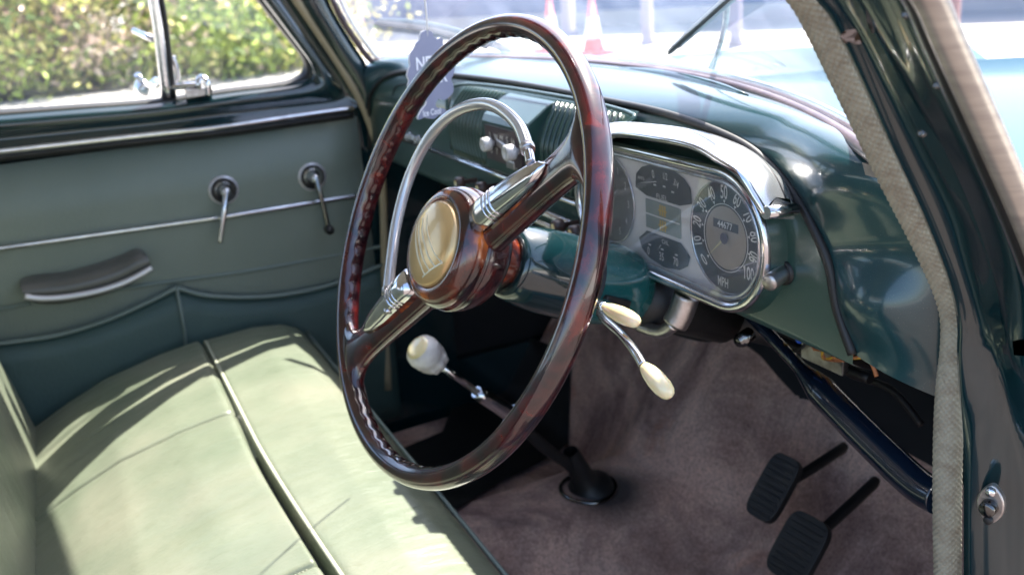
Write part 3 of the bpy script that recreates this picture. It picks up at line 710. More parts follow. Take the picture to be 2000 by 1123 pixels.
# pair by parameter so that corners match
Fb = [V((x, fy(z), z)) for x, z in blk]
rowF = []; rowO = []
Fs = cr(Fb, 6); Os = cr([V(p) for p in Oc], 6)
def dS(i, t):
    a, b_ = Fs[i], Os[i]; p = a.lerp(b_, t); L_ = (b_-a).length
    side = min(1, max(0, (abs(a.x)-.46)/.12))
    up = V((0, 0, 1))*(1-side)+V((0, -1, .25))*side
    zz = a.lerp(b_, .5).z; endb = .020*side
    if a.x > .3:
        endb = side*(.010+.030*math.exp(-((zz-1.025)/.022)**2)+.016*math.exp(-((zz-.925)/.03)**2)-.004*math.exp(-((zz-.975)/.015)**2))
    return p+up*(math.sin(math.pi*min(1, t))**.8)*(.013*(1-side)+endb)
dt = MB(); N_ = len(Fs)
dt.grid([[dS(i, t) for i in range(N_)] for t in [0, .03, .07, .12, .2, .3, .4, .5, .6, .7, .8, .88, .94, 1]], DTOP)
dt.grid([[Os[i] for i in range(N_)], [Os[i]+V((0, .02, -.01)) for i in range(N_)]], PAINT)
top_ = dt.build('dash_top', X); top_['label'] = 'glossy dark green padded top rail of the dashboard'
MB().tube([p+V((0, -.002, 0)) for p in Fs], .0042, BLACK, 8).build('dash_trim', top_)
# demister slot
def slot(x0, x1, t, name, m, w):
    ids = [i for i in range(N_) if x0 <= dS(i, t).x <= x1]
    q = MB(); n0 = len(ids); wl_ = [w*min(1, .15+min(j, n0-1-j)/3) for j in range(n0)]
    q.tube([dS(i, t)+V((0, 0, .0002)) for i in ids], wl_, m, 8, ry=[a_*.4 for a_ in wl_]); return q.build(name, top_)
slot(.05, .40, .78, 'demister_vent', BLACK, .0034)
slot(.045, .405, .70, 'vent_lip', DTOP, .006)
# sticker
s0 = at(1712, 333, 'y', .185)
MB().prism([at(x, y, 'y', .183) for x, y in ((1684, 318), (1690, 342), (1745, 358), (1738, 332))], V((0, .002, 0)), CHROMEW).build('maker_plate', top_)
# underside
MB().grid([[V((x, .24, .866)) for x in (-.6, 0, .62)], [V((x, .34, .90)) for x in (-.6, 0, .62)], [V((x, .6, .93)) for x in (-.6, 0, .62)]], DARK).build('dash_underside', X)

# chrome strips
MB().tube([V((-.47, .197, .929)), V((.196, .197, .929))], .0042, CHROME, 10, ry=.003).build('dash_strip', dash)
MB().tube([V((-.13, .19, .905)), V((.20, .19, .905))], .004, CHROME, 10, ry=.003).build('dash_strip', dash)
MB().tube([V((-.10, .185, .893)), V((.20, .185, .893))], .003, CHROME, 10).build('dash_strip', dash)
# glovebox outline + badge strokes
gb = MB()
gbp = [(-.46, .94), (-.455, 1.0), (-.42, 1.018), (-.24, 1.022), (-.2, 1.0), (-.195, .94)]
gb.tube(cr([V((x, fy(z)-.0005, z)) for x, z in gbp], 6), .0012, BLACK, 6); gb.build('glovebox_lid', dash)
sb = MB(); sb.text('Styled', .026, at(815, 264, 'y', .197), (1, 0, .0), (0, 0, 1), CHROME, .001, xs=1.1)
# the chrome lettering on the passenger side is only half legible in the photograph: a script of strokes
sb = MB(); c0 = at(783, 262, 'y', .196)
pts = []
for k in range(60): pts.append(c0+V((.0013*k*1.5, 0, .006*math.sin(k*.85)+.002*math.sin(k*.31))))
sb.tube(pts, .0014, CHROME, 6); sb.build('script_badge', dash)
# radio
rd = MB()
def rp(x, z, y): return V((x, y, z))
def ribs(x0, x1, n_, bow):
    for k in range(n_):
        x = x0+(x1-x0)*k/(n_-1)
        pts = [V((x+bow*(((z-.985)/.05)**2), fy(z)-.008-.006*math.cos((z-.985)/.06*1.4), z)) for z in [.940+.095*j/10 for j in range(11)]]
        rd.tube(pts, .0036, FASC, 6)
pan = []
for z in [.936+.104*j/10 for j in range(11)]:
    pan.append([V((x, fy(z)-.007-.006*math.cos((z-.985)/.06*1.4)*math.cos((x-.06)/.26*1.2), z)) for x in [-.17+.46*k/20 for k in range(21)]])
rd.grid(pan, FASC)
ribs(-.155, -.03, 12, .01); ribs(.135, .275, 13, -.01)
rd.tube(cr([V((-.172, .195, .936)), V((-.172, .19, 1.0)), V((-.165, .20, 1.035)), V((0, .212, 1.043)), (V((.28, .212, 1.040))), V((.29, .20, 1.02)), V((.292, .195, .936))], 5), .0025, FASC, 8)
radio = rd.build('radio_grille', dash)
rb = MB()
def rbx(x, z, y): return V((x, y, z))
x0, x1 = -.012, .118
rb.grid([[V((x, y, z)) for x in (x0, x1)] for y, z in ((.225, 1.038), (.205, 1.032), (.178, 1.014), (.174, 1.006), (.176, .945), (.185, .938), (.20, .938))], FASC, smooth=False)
for xx_ in (x0, x1): rb.add([V((xx_, y, z)) for y, z in ((.225, 1.038), (.205, 1.032), (.178, 1.014), (.174, 1.006), (.176, .945), (.185, .938), (.215, .938))], [list(range(7))], FASC, False)
ro_ = rb.build('radio', dash, bevel=.002)
dl = MB(); dl.box((.053, .174, .980), (.052, 0, 0), (0, .0015, 0), (0, 0, .022), mat('radio_dial', (.05, .035, .04), .3, col2=(.09, .06, .06), scale=40))
for r_i in range(2):
    for k in range(5):
        cx_ = .020+.0165*k; cz = .989-.018*r_i
        dl.text('LWMSH'[k] if r_i == 0 else '57925'[k], .012, (cx_, .1715, cz), (1, 0, 0), (0, 0, 1), WHT, .0004)
dl.build('radio_dial', dash)
def knob(c, r_, L_, name, m, ax=(0, -1, 0), par=None, m2=None):
    k = MB(); k.lathe([(-.02, r_*.4), (0, r_*.4), (0, r_*.95), (L_*.3, r_), (L_*.9, r_*.95), (L_, r_*.8), (L_, r_*.5), (L_*.93, r_*.45), (L_*.93, 0)], c, ax, m, 24,
                  [m, m, m, m, m, m, m2 or m, m2 or m])
    return k.build(name, par or dash)
knob(at(958, 281, 'y', .168), .0090, .012, 'radio_knob', KNOBG)
knob(at(1004, 297, 'y', .167), .0100, .013, 'radio_knob', KNOBG)
q = MB(); q.box(at(985, 288, 'y', .1725), (.022, 0, -.004), (0, .0015, 0), (.0008, 0, .0045), CHROMEW); q.box(at(1000, 322, 'y', .174), (.011, 0, 0), (0, .003, 0), (0, 0, .005), CHROMEW); q.build('radio_bracket', dash, bevel=.001)
for px, py in ((905, 356), (948, 366), (1098, 441), (1132, 452)):
    knob(at(px, py, 'y', .165), .0085, .012, 'pull_switch', mat('knob_brown', (.05, .03, .025), .3), m2=IVORY)

# choke/ignition plunger
k = MB(); c = at(1530, 533, 'y', .198)
k.lathe([(-.004, .0105), (.0005, .0105), (.0006, .0075)], c, (0, -1, 0), BLACK, 24)
k.lathe([(-.002, .0072), (.022, .0072), (.0235, .0062), (.0235, 0)], c, (.35, -1, -.12), CHROMEW, 24)
o = k.build('light_switch', dash); o['label'] = 'worn metal plunger right of the instruments'

# ---- instrument cluster (stadium, centre .357,.944)
CX, CZ, HW, HH = .376, .950, .1575, .0612
def stad(hw, hh, y, n_=28, top_r=None):
    out = []
    rr = hh
    for k in range(n_+1):
        a = -math.pi/2+math.pi*k/n_; out.append(V((CX+hw-rr+rr*math.cos(a), y, CZ+rr*math.sin(a))))
    for k in range(n_+1):
        a = math.pi/2+math.pi*k/n_; out.append(V((CX-hw+rr+rr*math.cos(a), y, CZ+rr*math.sin(a))))
    return out
ic = MB()
ic.prism(stad(HW-.004, HH-.004, .1915), V((0, .004, 0)), FACE)
cluster = ic.build('instrument_cluster', X); cluster['label'] = 'round ended silver instrument panel with chrome surround behind the wheel'
bz = MB(); bz.tube(stad(HW, HH, .185), .0048, CHROME, 10, closed=True, up=(0, -1, 0)); bz.tube(stad(HW-.009, HH-.009, .186), .0022, CHROME, 8, closed=True, up=(0, -1, 0))
bz.grid([stad(HW-.003, HH-.003, .186), stad(HW-.006, HH-.006, .1905)], CHROME, cu=True)
bz.grid([stad(HW+.004, HH+.004, .186), stad(HW+.009, HH+.009, .2)], FASC, cu=True)
bz.build('bezel', cluster)
gl = MB(); gl.add(stad(HW-.006, HH-.006, .1835), [list(range(58))], GLASSI, False); gl.build('cluster_glass', cluster)
EX, EZ = V((1, 0, 0)), V((0, 0, 1))
def disc(b, cx, cz, r_, y, m, n_=48): b.add([V((cx+r_*math.cos(a), y, cz+r_*math.sin(a))) for a in [2*math.pi*k/n_ for k in range(n_)]], [list(range(n_))], m, False)
def ring(b, cx, cz, r_, w_, y, m): b.tube([V((cx+r_*math.cos(a), y, cz+r_*math.sin(a))) for a in [2*math.pi*k/48 for k in range(48)]], w_, m, 6, closed=True, up=(0, -1, 0))
SX, SZ, SR = .4735, .9505, .0510
sp_ = MB(); disc(sp_, SX, SZ, SR, .1905, DIAL); ring(sp_, SX, SZ, SR, .0012, .1902, CHROME)
disc(sp_, SX, SZ, SR*.56, .1900, TAN); ring(sp_, SX, SZ, SR*.60, .0004, .1898, WHT)
def pol(r_, deg, y=.1895): return V((SX+SR*r_*math.cos(R(deg)), y, SZ+SR*r_*math.sin(R(deg))))
for k in range(11):
    deg = 222-k*(264/10)*.985
    s_ = str(k*10) if k else '0'
    rot = deg-90
    ex = V((math.cos(R(rot)), 0, math.sin(R(rot)))); ey = V((-math.sin(R(rot)), 0, math.cos(R(rot))))
    if k == 10: ex, ey = EX, EZ
    if k == 9: ex, ey = -ex, -ey
    if k == 0: ex, ey = V((math.cos(R(-50)), 0, math.sin(R(50)))), V((-math.sin(R(50)), 0, math.cos(R(50))))
    sp_.text(s_, .0172, pol(.80, deg), ex, ey, WHT, .0002, xs=.58, bold=.012)
    p = pol(.655, deg); d = (pol(.6, deg)-p).normalized(); t_ = V((-d.z, 0, d.x))
    sp_.add([p+d*.0022, p-d*.0010+t_*.0016, p-d*.0010-t_*.0016], [(0, 1, 2)], WHT, False)
sp_.text('MPH', .0125, pol(.82, 266), EX, EZ, WHT, .0002, xs=.62, bold=.012)
sp_.add([V((SX-.017, .1896, SZ+.0155)), V((SX+.018, .1896, SZ+.0155)), V((SX+.018, .1896, SZ+.0075)), V((SX-.017, .1896, SZ+.0075))], [(0, 1, 2, 3)], DIAL, False)
sp_.text('44677', .0088, V((SX, .1893, SZ+.0115)), EX, EZ, WHT, .0002, xs=.95, bold=.01)
nd = pol(.62, 222)-V((SX, .1885, SZ)); nd.y = 0; nn_ = V((-nd.z, 0, nd.x)).normalized()
c_ = V((SX, .1883, SZ))
sp_.add([c_+nn_*.0013, c_-nn_*.0013, c_+nd], [(0, 1, 2)], IVORY, False)
disc(sp_, SX, SZ, .0052, .1880, mat('needle_hub', (.10, .085, .10), .4), 24)
o = sp_.build('speedometer', cluster); o['label'] = 'speedometer marked 0 to 100 MPH with mileage 44677'
ck = MB(); KX = CX-.098
disc(ck, KX, CZ+.001, .047, .1905, mat('clock_dial', (.12, .11, .095), .4, col2=(.16, .14, .12), scale=30)); ring(ck, KX, CZ+.001, .047, .0012, .1902, CHROME)
for k in range(12):
    a = R(90-30*k); s_ = str(k or 12)
    ck.text(s_, .011, V((KX+.037*math.cos(a), .1898, CZ+.001+.037*math.sin(a))), EX, EZ, WHT, .0002, xs=.7)
for a, L_ in ((R(35), .026), (R(-80), .019)):
    d = V((math.cos(a), 0, math.sin(a))); t_ = V((-d.z, 0, d.x)); c_ = V((KX, .189, CZ+.001)); ck.add([c_+t_*.001, c_-t_*.001, c_+d*L_], [(0, 1, 2)], WHT, False)
ck.build('clock', cluster)
def fan(b, cx, cz, r0_, r1_, a0, a1, y, m):
    o = [V((cx+r1_*math.cos(R(a)), y, cz+r1_*math.sin(R(a)))) for a in [a0+(a1-a0)*k/14 for k in range(15)]]
    i_ = [V((cx+r0_*math.cos(R(a)), y, cz+r0_*math.sin(R(a)))) for a in [a1+(a0-a1)*k/6 for k in range(7)]]
    b.add(o+i_, [list(range(22))], m, False)
fg = MB(); FX = CX
gp_ = [V((FX+x, .1905, CZ+z)) for x, z in [(-.048, .022), (-.046, .036), (-.036, .044), (-.02, .049), (0, .051), (.02, .049), (.036, .044), (.046, .036), (.048, .022)]]
fg.add(gp_+[V((FX+.030, .1905, CZ+.012)), V((FX-.030, .1905, CZ+.012))][:0]+[V((FX+.028, .1905, CZ+.0165)), V((FX-.028, .1905, CZ+.0165))], [list(range(11))], DIAL, False)
for s_, x, z, rt in (('0', -.014, .040, 12), ('1/2', .006, .041, 0), ('3/4', .024, .037, -22)):
    ex = V((math.cos(R(rt)), 0, math.sin(R(rt)))); ey = V((-math.sin(R(rt)), 0, math.cos(R(rt))))
    fg.text(s_, .0115 if s_ == '0' else .0095, V((FX+x, .1898, CZ+z)), ex, ey, WHT, .0002, xs=.7, bold=.01)
for x, z in ((-.012, .030), (.004, .031), (.018, .028)): fg.box(V((FX+x, .1899, CZ+z)), (.002, 0, 0), (0, .0002, 0), (0, 0, .0007), WHT)
fg.text('FUEL', .0075, V((FX+.0, .1898, CZ+.0195)), EX, EZ, WHT, .0002, xs=1.2)
fg.text('AMPS', .0050, V((FX-.036, .1898, CZ+.033)), EX, EZ, WHT, .0002)
fg.add([V((FX-.04, .1892, CZ+.0275)), V((FX-.008, .1892, CZ+.0345)), V((FX-.008, .1892, CZ+.0335))], [(0, 1, 2)], WHT, False)
fg.build('fuel_gauge', cluster)
og = MB()
op = [(-.029, -.0195), (.029, -.0195), (.044, -.030), (.040, -.040), (.026, -.0475), (0, -.051), (-.026, -.0475), (-.040, -.040), (-.044, -.030)]
og.add([V((FX+x, .1905, CZ+z)) for x, z in op], [list(range(9))], DIAL, False)
for s_, x in (('0', -.026), ('35', -.003), ('70', .021)): og.text(s_, .0115, V((FX+x, .1898, CZ-.041+.1*abs(x)*.3)), EX, EZ, WHT, .0002, xs=.75, bold=.01)
og.text('OIL', .0062, V((FX+.004, .1898, CZ-.0245)), EX, EZ, WHT, .0002, xs=1.3)
for x in (-.024, -.002, .022): og.box(V((FX+x, .1899, CZ-.033)), (.002, 0, 0), (0, .0002, 0), (0, 0, .0007), WHT)
og.add([V((FX-.010, .1892, CZ-.036)), V((FX-.003, .1892, CZ-.028)), V((FX-.0022, .1892, CZ-.0285))], [(0, 1, 2)], WHT, False)
og.build('oil_gauge', cluster)
wp = MB(); wp.box(V((FX, .1905, CZ-.001)), (.029, 0, 0), (0, .0008, 0), (0, 0, .0145), TELL)
wp.box(V((FX, .1895, CZ-.001)), (.029, 0, 0), (0, .0002, 0), (0, 0, .0006), FACE)
for z in (.0065, -.0085):
    for x in (-.004, 0, .004): wp.box(V((FX+x+.001, .1893, CZ+z)), (.0009, 0, 0), (0, .0002, 0), (0, 0, .0052), ORNG)
    wp.box(V((FX+.001, .1892, CZ+z)), (.007, 0, 0), (0, .0002, 0), (0, 0, .0007), ORNG)
wp.build('warning_light_panel', cluster)
# cowl above the instruments
hd = MB()
FR = [at(x, y, 'y', yv) for x, y, yv in ((1150, 284, .168), (1201, 263, .160), (1289, 272, .152), (1357, 287, .150), (1404, 313, .150), (1445, 341, .152), (1472, 382, .156), (1494, 417, .160))]
BK = [at(x, y, 'y', yv) for x, y, yv in ((1165, 268, .203), (1215, 252, .205), (1300, 256, .206), (1365, 264, .206), (1425, 280, .205), (1484, 308, .203), (1530, 350, .200), (1552, 400, .196))]
FRs, BKs = cr(FR, 6), cr(BK, 6)
mid = [a.lerp(b_, .5)+V((0, -.004, .010)) for a, b_ in zip(FRs, BKs)]
SILV = mat('hood_silver', (.62, .62, .62), .25, metal=.8, col2=(.7, .7, .7), scale=20, coat=.5)
hd.grid([FRs, [a.lerp(b_, .2)+V((0, -.001, .007)) for a, b_ in zip(FRs, BKs)], mid, [a.lerp(b_, .8)+V((0, 0, .006)) for a, b_ in zip(FRs, BKs)], BKs], SILV)
hd.add([FRs[-1], mid[-1], BKs[-1], BKs[-1]-V((0, 0, .012)), FRs[-1]-V((0, 0, .004))], [(0, 1, 2, 3, 4)], SILV, False)
hd.grid([[p-V((0, 0, .003)) for p in FRs], [p-V((0, 0, .006)) for p in BKs]], FASC)
hd.tube(FRs, .0032, CHROME, 8)
e0, e1_ = FRs[-1], BKs[-1]
hd.tube([at(1496, 416, 'y', .158), at(1553, 409, 'y', .19)], .0052, CHROME, 10)
hd.tube([a.lerp(b_, .72)+V((0, -.001, .0066)) for a, b_ in list(zip(FRs, BKs))[8:]], .0009, BLACK, 6)
hd.build('instrument_hood', cluster)

# ---- steering wheel
tl, ps = R(24.4), R(5.09)
WC = V((.350, -.022, .954))
wn = V((-math.sin(ps)*math.cos(tl), math.cos(ps)*math.cos(tl), -math.sin(tl)))      # along the column, away from the driver
we1 = wn.cross(V((0, 0, 1))).normalized(); we2 = we1.cross(wn)
def wp_(a, r_, off=0): return WC+(we1*math.cos(a)+we2*math.sin(a))*r_+wn*off
def wpx(x, y, off=0): return atp(x, y, WC+wn*off, wn)
RW = .2052
sw = MB(); rows = []; n_ = 720; seg = 20
for k in range(n_):
    a = 2*math.pi*k/n_; rad = (we1*math.cos(a)+we2*math.sin(a)); row = []
    for j in range(seg):
        q = 2*math.pi*j/seg
        ca_, sa_ = math.cos(q), math.sin(q)
        rx, ry_ = .0103, .0122
        bmp = 0
        if ca_ < -.3: bmp = -.0009*(.5+.5*math.cos(a*62))*min(1, (-ca_-.3)*2)*(1 if sa_ > -.35 else 0)
        row.append(WC+rad*(RW+ca_*(rx+bmp))+wn*(sa_*(ry_)))
    rows.append(row)
sw.grid(rows, TORT, cu=True, cv=True)
wheel = sw.build('steering_wheel', X); wheel['label'] = 'large tortoiseshell two spoke steering wheel with half horn ring'
def lp(x, y):
    p = wpx(x, y, 0)-WC; return math.atan2(p.dot(we2), p.dot(we1)), p.length
A1 = lp(1158, 283)[0]; A2 = lp(697, 688)[0]
def spoke(A, name):
    rad = we1*math.cos(A)+we2*math.sin(A); tan = wn.cross(rad)
    rows = []
    prof = [(.030, .026, .017, .012), (.05, .0235, .0155, .012), (.08, .0205, .014, .011), (.11, .0185, .013, .009), (.14, .0175, .012, .006), (.165, .018, .0115, .003), (.180, .021, .0115, .001), (.190, .030, .0115, 0), (.197, .043, .0105, 0), (.203, .056, .006, 0)]
    for r_, w_, h_, off in prof:
        c = WC+rad*r_+wn*off; row = []
        for j in range(24):
            q = 2*math.pi*j/24; sx = math.copysign(abs(math.cos(q))**.8, math.cos(q)); sy = math.copysign(abs(math.sin(q))**.9, math.sin(q))
            dr = -(RW-math.sqrt(max(0, RW*RW-(sx*w_)**2)))*(1 if r_ > .18 else 0)
            row.append(c+tan*sx*w_+wn*sy*h_+rad*dr)
        rows.append(row)
    rr_ = []
    for i in range(len(rows)-1):
        for t in (0, .5): rr_.append([a.lerp(b_, t) for a, b_ in zip(rows[i], rows[i+1])])
    rr_.append(rows[-1])
    return MB().grid(rr_, TORT, cu=True).build(name, wheel, sub=1)
spoke(A1, 'spoke'); spoke(A2, 'spoke')
# hub
hb = MB()
hb.lathe([(-.0165, .0395), (-.0185, .0425), (-.0180, .047), (-.0130, .0530), (-.004, .0565), (.004, .0575)], WC, wn, TORTH, 64)
hb.lathe([(.004, .0575), (.005, .0560), (.006, .0575), (.016, .0565), (.028, .052), (.038, .044), (.044, .034), (.046, .026)], WC, wn, TORTH, 64, [BLACK]+[TORT]*6)
hb.lathe([(.044, .027), (.056, .026), (.064, .026)], WC, wn, TORTH, 40)
hb.build('hub', wheel)
bd = MB()
bd.lathe([(-.0155, .0398), (-.0195, .0392), (-.0222, .037), (-.0245, .030), (-.0262, .018), (-.0268, .0)], WC, wn, GOLD, 64)
# long-ship style emblem: curved ribs with a red field
bx = we1; by = we2; c_ = WC+wn*-.0267
# upright of the emblem in the photograph
A_ = lp(868, 392)[0]
def bpx(x, y):
    p = wpx(x, y, -.0262); d = p-WC; d -= wn*d.dot(wn); r_ = d.length; off = -.0268+ (r_/.037)**2*.0046
    return WC+d+wn*(off-.0004)
def stroke(pxs, w_, m): bd.tube(cr([bpx(x, y) for x, y in pxs], 5), w_, m, 8, ry=w_*.6)
BLINE = mat('badge_line', (.75, .68, .50), .3, metal=.5)
fld = [bpx(x, y) for x, y in ((815, 430), (822, 424), (848, 424), (852, 440), (850, 470), (846, 500), (834, 505), (822, 490), (812, 470))]
bd.add(fld, [list(range(len(fld)))], BRED, False)
stroke([(811, 437), (812, 465), (817, 500), (826, 535)], .0011, BLINE); stroke([(817, 430), (819, 462), (826, 500), (836, 528)], .0011, BLINE)
stroke([(824, 424), (827, 458), (836, 498), (846, 520)], .0011, BLINE); stroke([(833, 420), (836, 452), (846, 490), (857, 512)], .0009, BLINE)
stroke([(821, 540), (838, 526), (858, 511)], .0012, BLINE)
o = bd.build('horn_badge', wheel); o['label'] = 'domed gold badge with a curved striped emblem'
# chrome spoke covers
def scover(tip, base_, A, wd):
    rad = we1*math.cos(A)+we2*math.sin(A); tan = wn.cross(rad); q = MB(); rows = []
    for r_, w_, h_, off in [(.056, wd*.55, .004, -.006), (.058, wd, .012, -.006), (.07, wd*.98, .0135, -.006), (.09, wd*.9, .0125, -.0065), (.115, wd*.82, .0105, -.007), (.135, wd*.66, .008, -.0075), (.148, wd*.40, .005, -.008), (.153, wd*.05, .001, -.008)]:
        row = []
        for j in range(17):
            t = math.pi*j/16; row.append(WC+rad*r_+tan*math.cos(t)*w_+wn*(off-math.sin(t)**.7*h_))
        rows.append(row)
    q.grid(rows, CHROME)
    for rr_ in (.079, .084, .089):
        w_ = wd*.93
        q.tube([WC+rad*rr_+tan*math.cos(math.pi*j/12)*w_+wn*(-.0062-math.sin(math.pi*j/12)**.7*.0128) for j in range(13)], .0011, CHROME, 6)
    o = q.build('spoke_cover', wheel)
    e = MB(); e.grid([[p+wn*.002+(p-(WC+rad*.1)).normalized()*.0 for p in (r_[0], r_[0]+tan*.002+wn*.006)] for r_ in rows], TORTH)
    e.grid([[p for p in (r_[-1], r_[-1]-tan*.002+wn*.006)] for r_ in rows], TORTH); e.build('cover_rim', wheel)
scover(None, None, A1+.035, .0140); scover(None, None, A2-.02, .0135)
# horn ring
hp = [(1036, 318, -.012), (1030, 290, -.012), (1012, 245, -.010), (975, 212, -.008), (935, 204, -.006), (885, 222, -.006), (838, 270, -.006), (800, 345, -.006), (776, 430, -.008), (764, 510, -.010), (758, 570, -.012), (757, 612, -.012)]
hc = cr([wpx(x, y, o_) for x, y, o_ in hp], 8)
IVR = mat('horn_ring_ivory', (.50, .49, .48), .22, metal=.55, coat=.8, col2=(.58, .57, .56), scale=14)
hr = MB(); hr.tube(hc[8:-8], .0056, IVR, 16)
hr.tube(hc[:10], .0042, CHROME, 14); hr.tube(hc[-10:], .0042, CHROME, 14)
hr.tube(hc[7:10], .0063, CHROMEW, 14); hr.tube(hc[-10:-7], .0063, CHROMEW, 14)
o = hr.build('horn_ring', wheel); o['label'] = 'pale half ring with chrome ends across the top of the wheel'

# ---- steering column
cw = MB()
cw.lathe([(.0605, .0265), (.0600, .0305), (.0635, .0340), (.070, .0365), (.085, .0395), (.105, .0415), (.130, .0425), (.146, .0425)], WC, wn, PAINT, 56)
cw.lathe([(.146, .0425), (.147, .0405), (.149, .0405), (.150, .043)], WC, wn, BLACK, 56)
colm = cw.build('steering_column', X)
tp_ = MB()
rows = []
for off, rr_, up_ in ((.150, .0425, 0), (.165, .0430, .001), (.185, .0425, .003), (.205, .040, .004), (.222, .036, .003), (.230, .028, .0), (.231, .018, 0)):
    rows.append([WC+wn*off+we2*up_+(we1*math.cos(q)*rr_*.92+we2*math.sin(q)*rr_) for q in [2*math.pi*k/48 for k in range(48)]])
tp_.grid(rows, PAINT_LIT, cu=True); tp_.build('column_shroud', colm)
sl_ = MB(); c_ = WC+wn*.172+we1*.040-we2*.014
sl_.box(c_, we1*.004, wn*.016, we2*.010, BLACK); sl_.build('stalk_slot', colm, bevel=.002)
MB().tube([WC+wn*.22, WC+wn*.36], .031, BLACK, 24).build('column_tube', colm)
MB().tube([WC+wn*.34, WC+wn*.72], .022, BLACK, 20).build('column_tube', colm)
bq = MB()
bq.tube(cr([at(1342, 575, 'y', .205), at(1330, 610, 'y', .200), at(1318, 632, 'y', .195)], 4), .013, CHROMEW, 14)
bq.tube(cr([at(1318, 632, 'y', .195), at(1290, 648, 'y', .19), at(1250, 636, 'y', .185)], 4), .007, CHROMEW, 12)
bq.build('column_bracket', colm)
def stalk(pts, ka, kb, kr, lab):
    s = MB(); s.tube(cr(pts, 6), .0036, CHROME, 12); o = s.build('indicator_stalk', colm); o['label'] = lab
    a, b_ = V(ka), V(kb); d = (b_-a)
    k = MB(); k.lathe([(t*d.length, kr*f_) for t, f_ in ((-.01, 0), (0, .50), (.06, .62), (.2, .84), (.45, 1), (.7, .98), (.88, .78), (.96, .5), (1.0, 0))], a, d, IVORY, 24)
    k.build('stalk_knob', o)
s0_ = WC+wn*.172+we1*.038-we2*.012
p1 = at(1181, 600, 'y', .040); p2 = at(1250, 632, 'y', .050)
stalk([s0_, at(1155, 588, 'y', .070), p1], p1, p2, .0068, 'short column stalk with an ivory knob')
p1 = at(1257, 714, 'y', .030); p2 = at(1312, 776, 'y', .035)
stalk([s0_-wn*.006, at(1172, 612, 'y', .062), at(1215, 655, 'y', .042), at(1240, 686, 'y', .034), p1], p1, p2, .0074, 'long column stalk bent down, with an ivory knob')

# ---- gear lever
B_ = V((-.05, .323, floorz(-.05, .323))); K_ = at(822, 684, 'x', .02)
pA = at(930, 765, 'x', .001); pB = at(1003, 812, 'x', -.012); pC = at(1060, 870, 'x', -.025)
gl_ = MB(); gl_.tube([at(850, 706, 'x', .014), pA], .0052, CHROME, 12)
gl_.tube([pA, pA.lerp(pB, .15), pA.lerp(pB, .85), pB], [.0085, .0115, .0125, .0125], CHROME, 16)
gl_.tube([pA.lerp(pB, .9), pA.lerp(pB, .93)], .0140, CHROME, 16); gl_.tube([pA.lerp(pB, .97), pB.lerp(pC, .03)], .0140, CHROME, 16)
gl_.tube(cr([pB, pC, B_.lerp(pC, .35)+V((0, 0, .012)), B_], 4), .0095, BLACK, 12)
gear = gl_.build('gear_lever', X); gear['label'] = 'long floor lever with a chrome shaft between seat and toe board'
gt = MB(); gt.lathe([(-.02, .042), (.002, .040), (.008, .034), (.014, .026), (.022, .021), (.040, .018), (.07, .015), (.09, .012)], B_, (pC-B_).normalized()*.6+V((0, 0, .4)), BLACK, 28)
gt.build('gaiter', gear)
gr_ = MB(); gr_.tube([B_+V((.045*math.cos(q), .045*math.sin(q), .004+floorz(B_.x+.045*math.cos(q), B_.y+.045*math.sin(q))-B_.z)) for q in [2*math.pi*k/36 for k in range(36)]], .0035, BLKCH, 8, closed=True); gr_.build('gaiter_ring', gear)
kd = (K_-at(850, 706, 'x', .014)).normalized(); kb = at(850, 706, 'x', .014)
kn = MB(); rows = []
prof = [(-.010, .010), (-.006, .0165), (.006, .0205), (.012, .0195), (.0145, .0225), (.026, .0235), (.034, .0215), (.038, .017)]
xk = kd.orthogonal().normalized(); yk = kd.cross(xk)
for d_, r_ in prof:
    rows.append([kb+kd*d_+(xk*math.cos(q)+yk*math.sin(q))*r_*(1+(.07*math.cos(8*q) if d_ < .012 else 0)) for q in [2*math.pi*k/64 for k in range(64)]])
kn.grid(rows, KNOBG, cu=True)
kn.lathe([(.038, .017), (.0395, .016), (.041, .011), (.0415, 0)], kb, kd, IVORY, 32)
kn.build('gear_knob', gear)

# ---- pedals
def pedal(c, w_, h_, armto, lab):
    pm = MB(); n_ = V((.15, -.75, .65)).normalized(); ex = V((1, .1, 0)).normalized(); ey = n_.cross(ex).normalized()
    if ey.z < 0: ey = -ey
    out = [V(c)+ex*w_*math.copysign(abs(math.cos(q))**.45, math.cos(q))+ey*h_*math.copysign(abs(math.sin(q))**.45, math.sin(q)) for q in [2*math.pi*k/32 for k in range(32)]]
    pm.prism(out, -n_*.012, BLACK)
    for k in range(-4, 5): pm.box(V(c)+ey*(h_*.2*k)+n_*.0006, ex*w_*.78, ey*.0014, n_*.0008, BLACK)
    pm.tube(cr([V(c)-n_*.012, V(c).lerp(V(armto), .5)-V((0, 0, .006)), V(armto)], 4), .0075, BLACK, 10)
    o = pm.build('pedal', X, bevel=.002); o['label'] = lab
pedal(at(1508, 950, 'x', .26), .025, .046, atfl(1650, 872), 'black rubber pedal further left, clutch')
pedal(at(1556, 1068, 'x', .33), .032, .044, atfl(1712, 938), 'black rubber pedal nearer the door, brake')

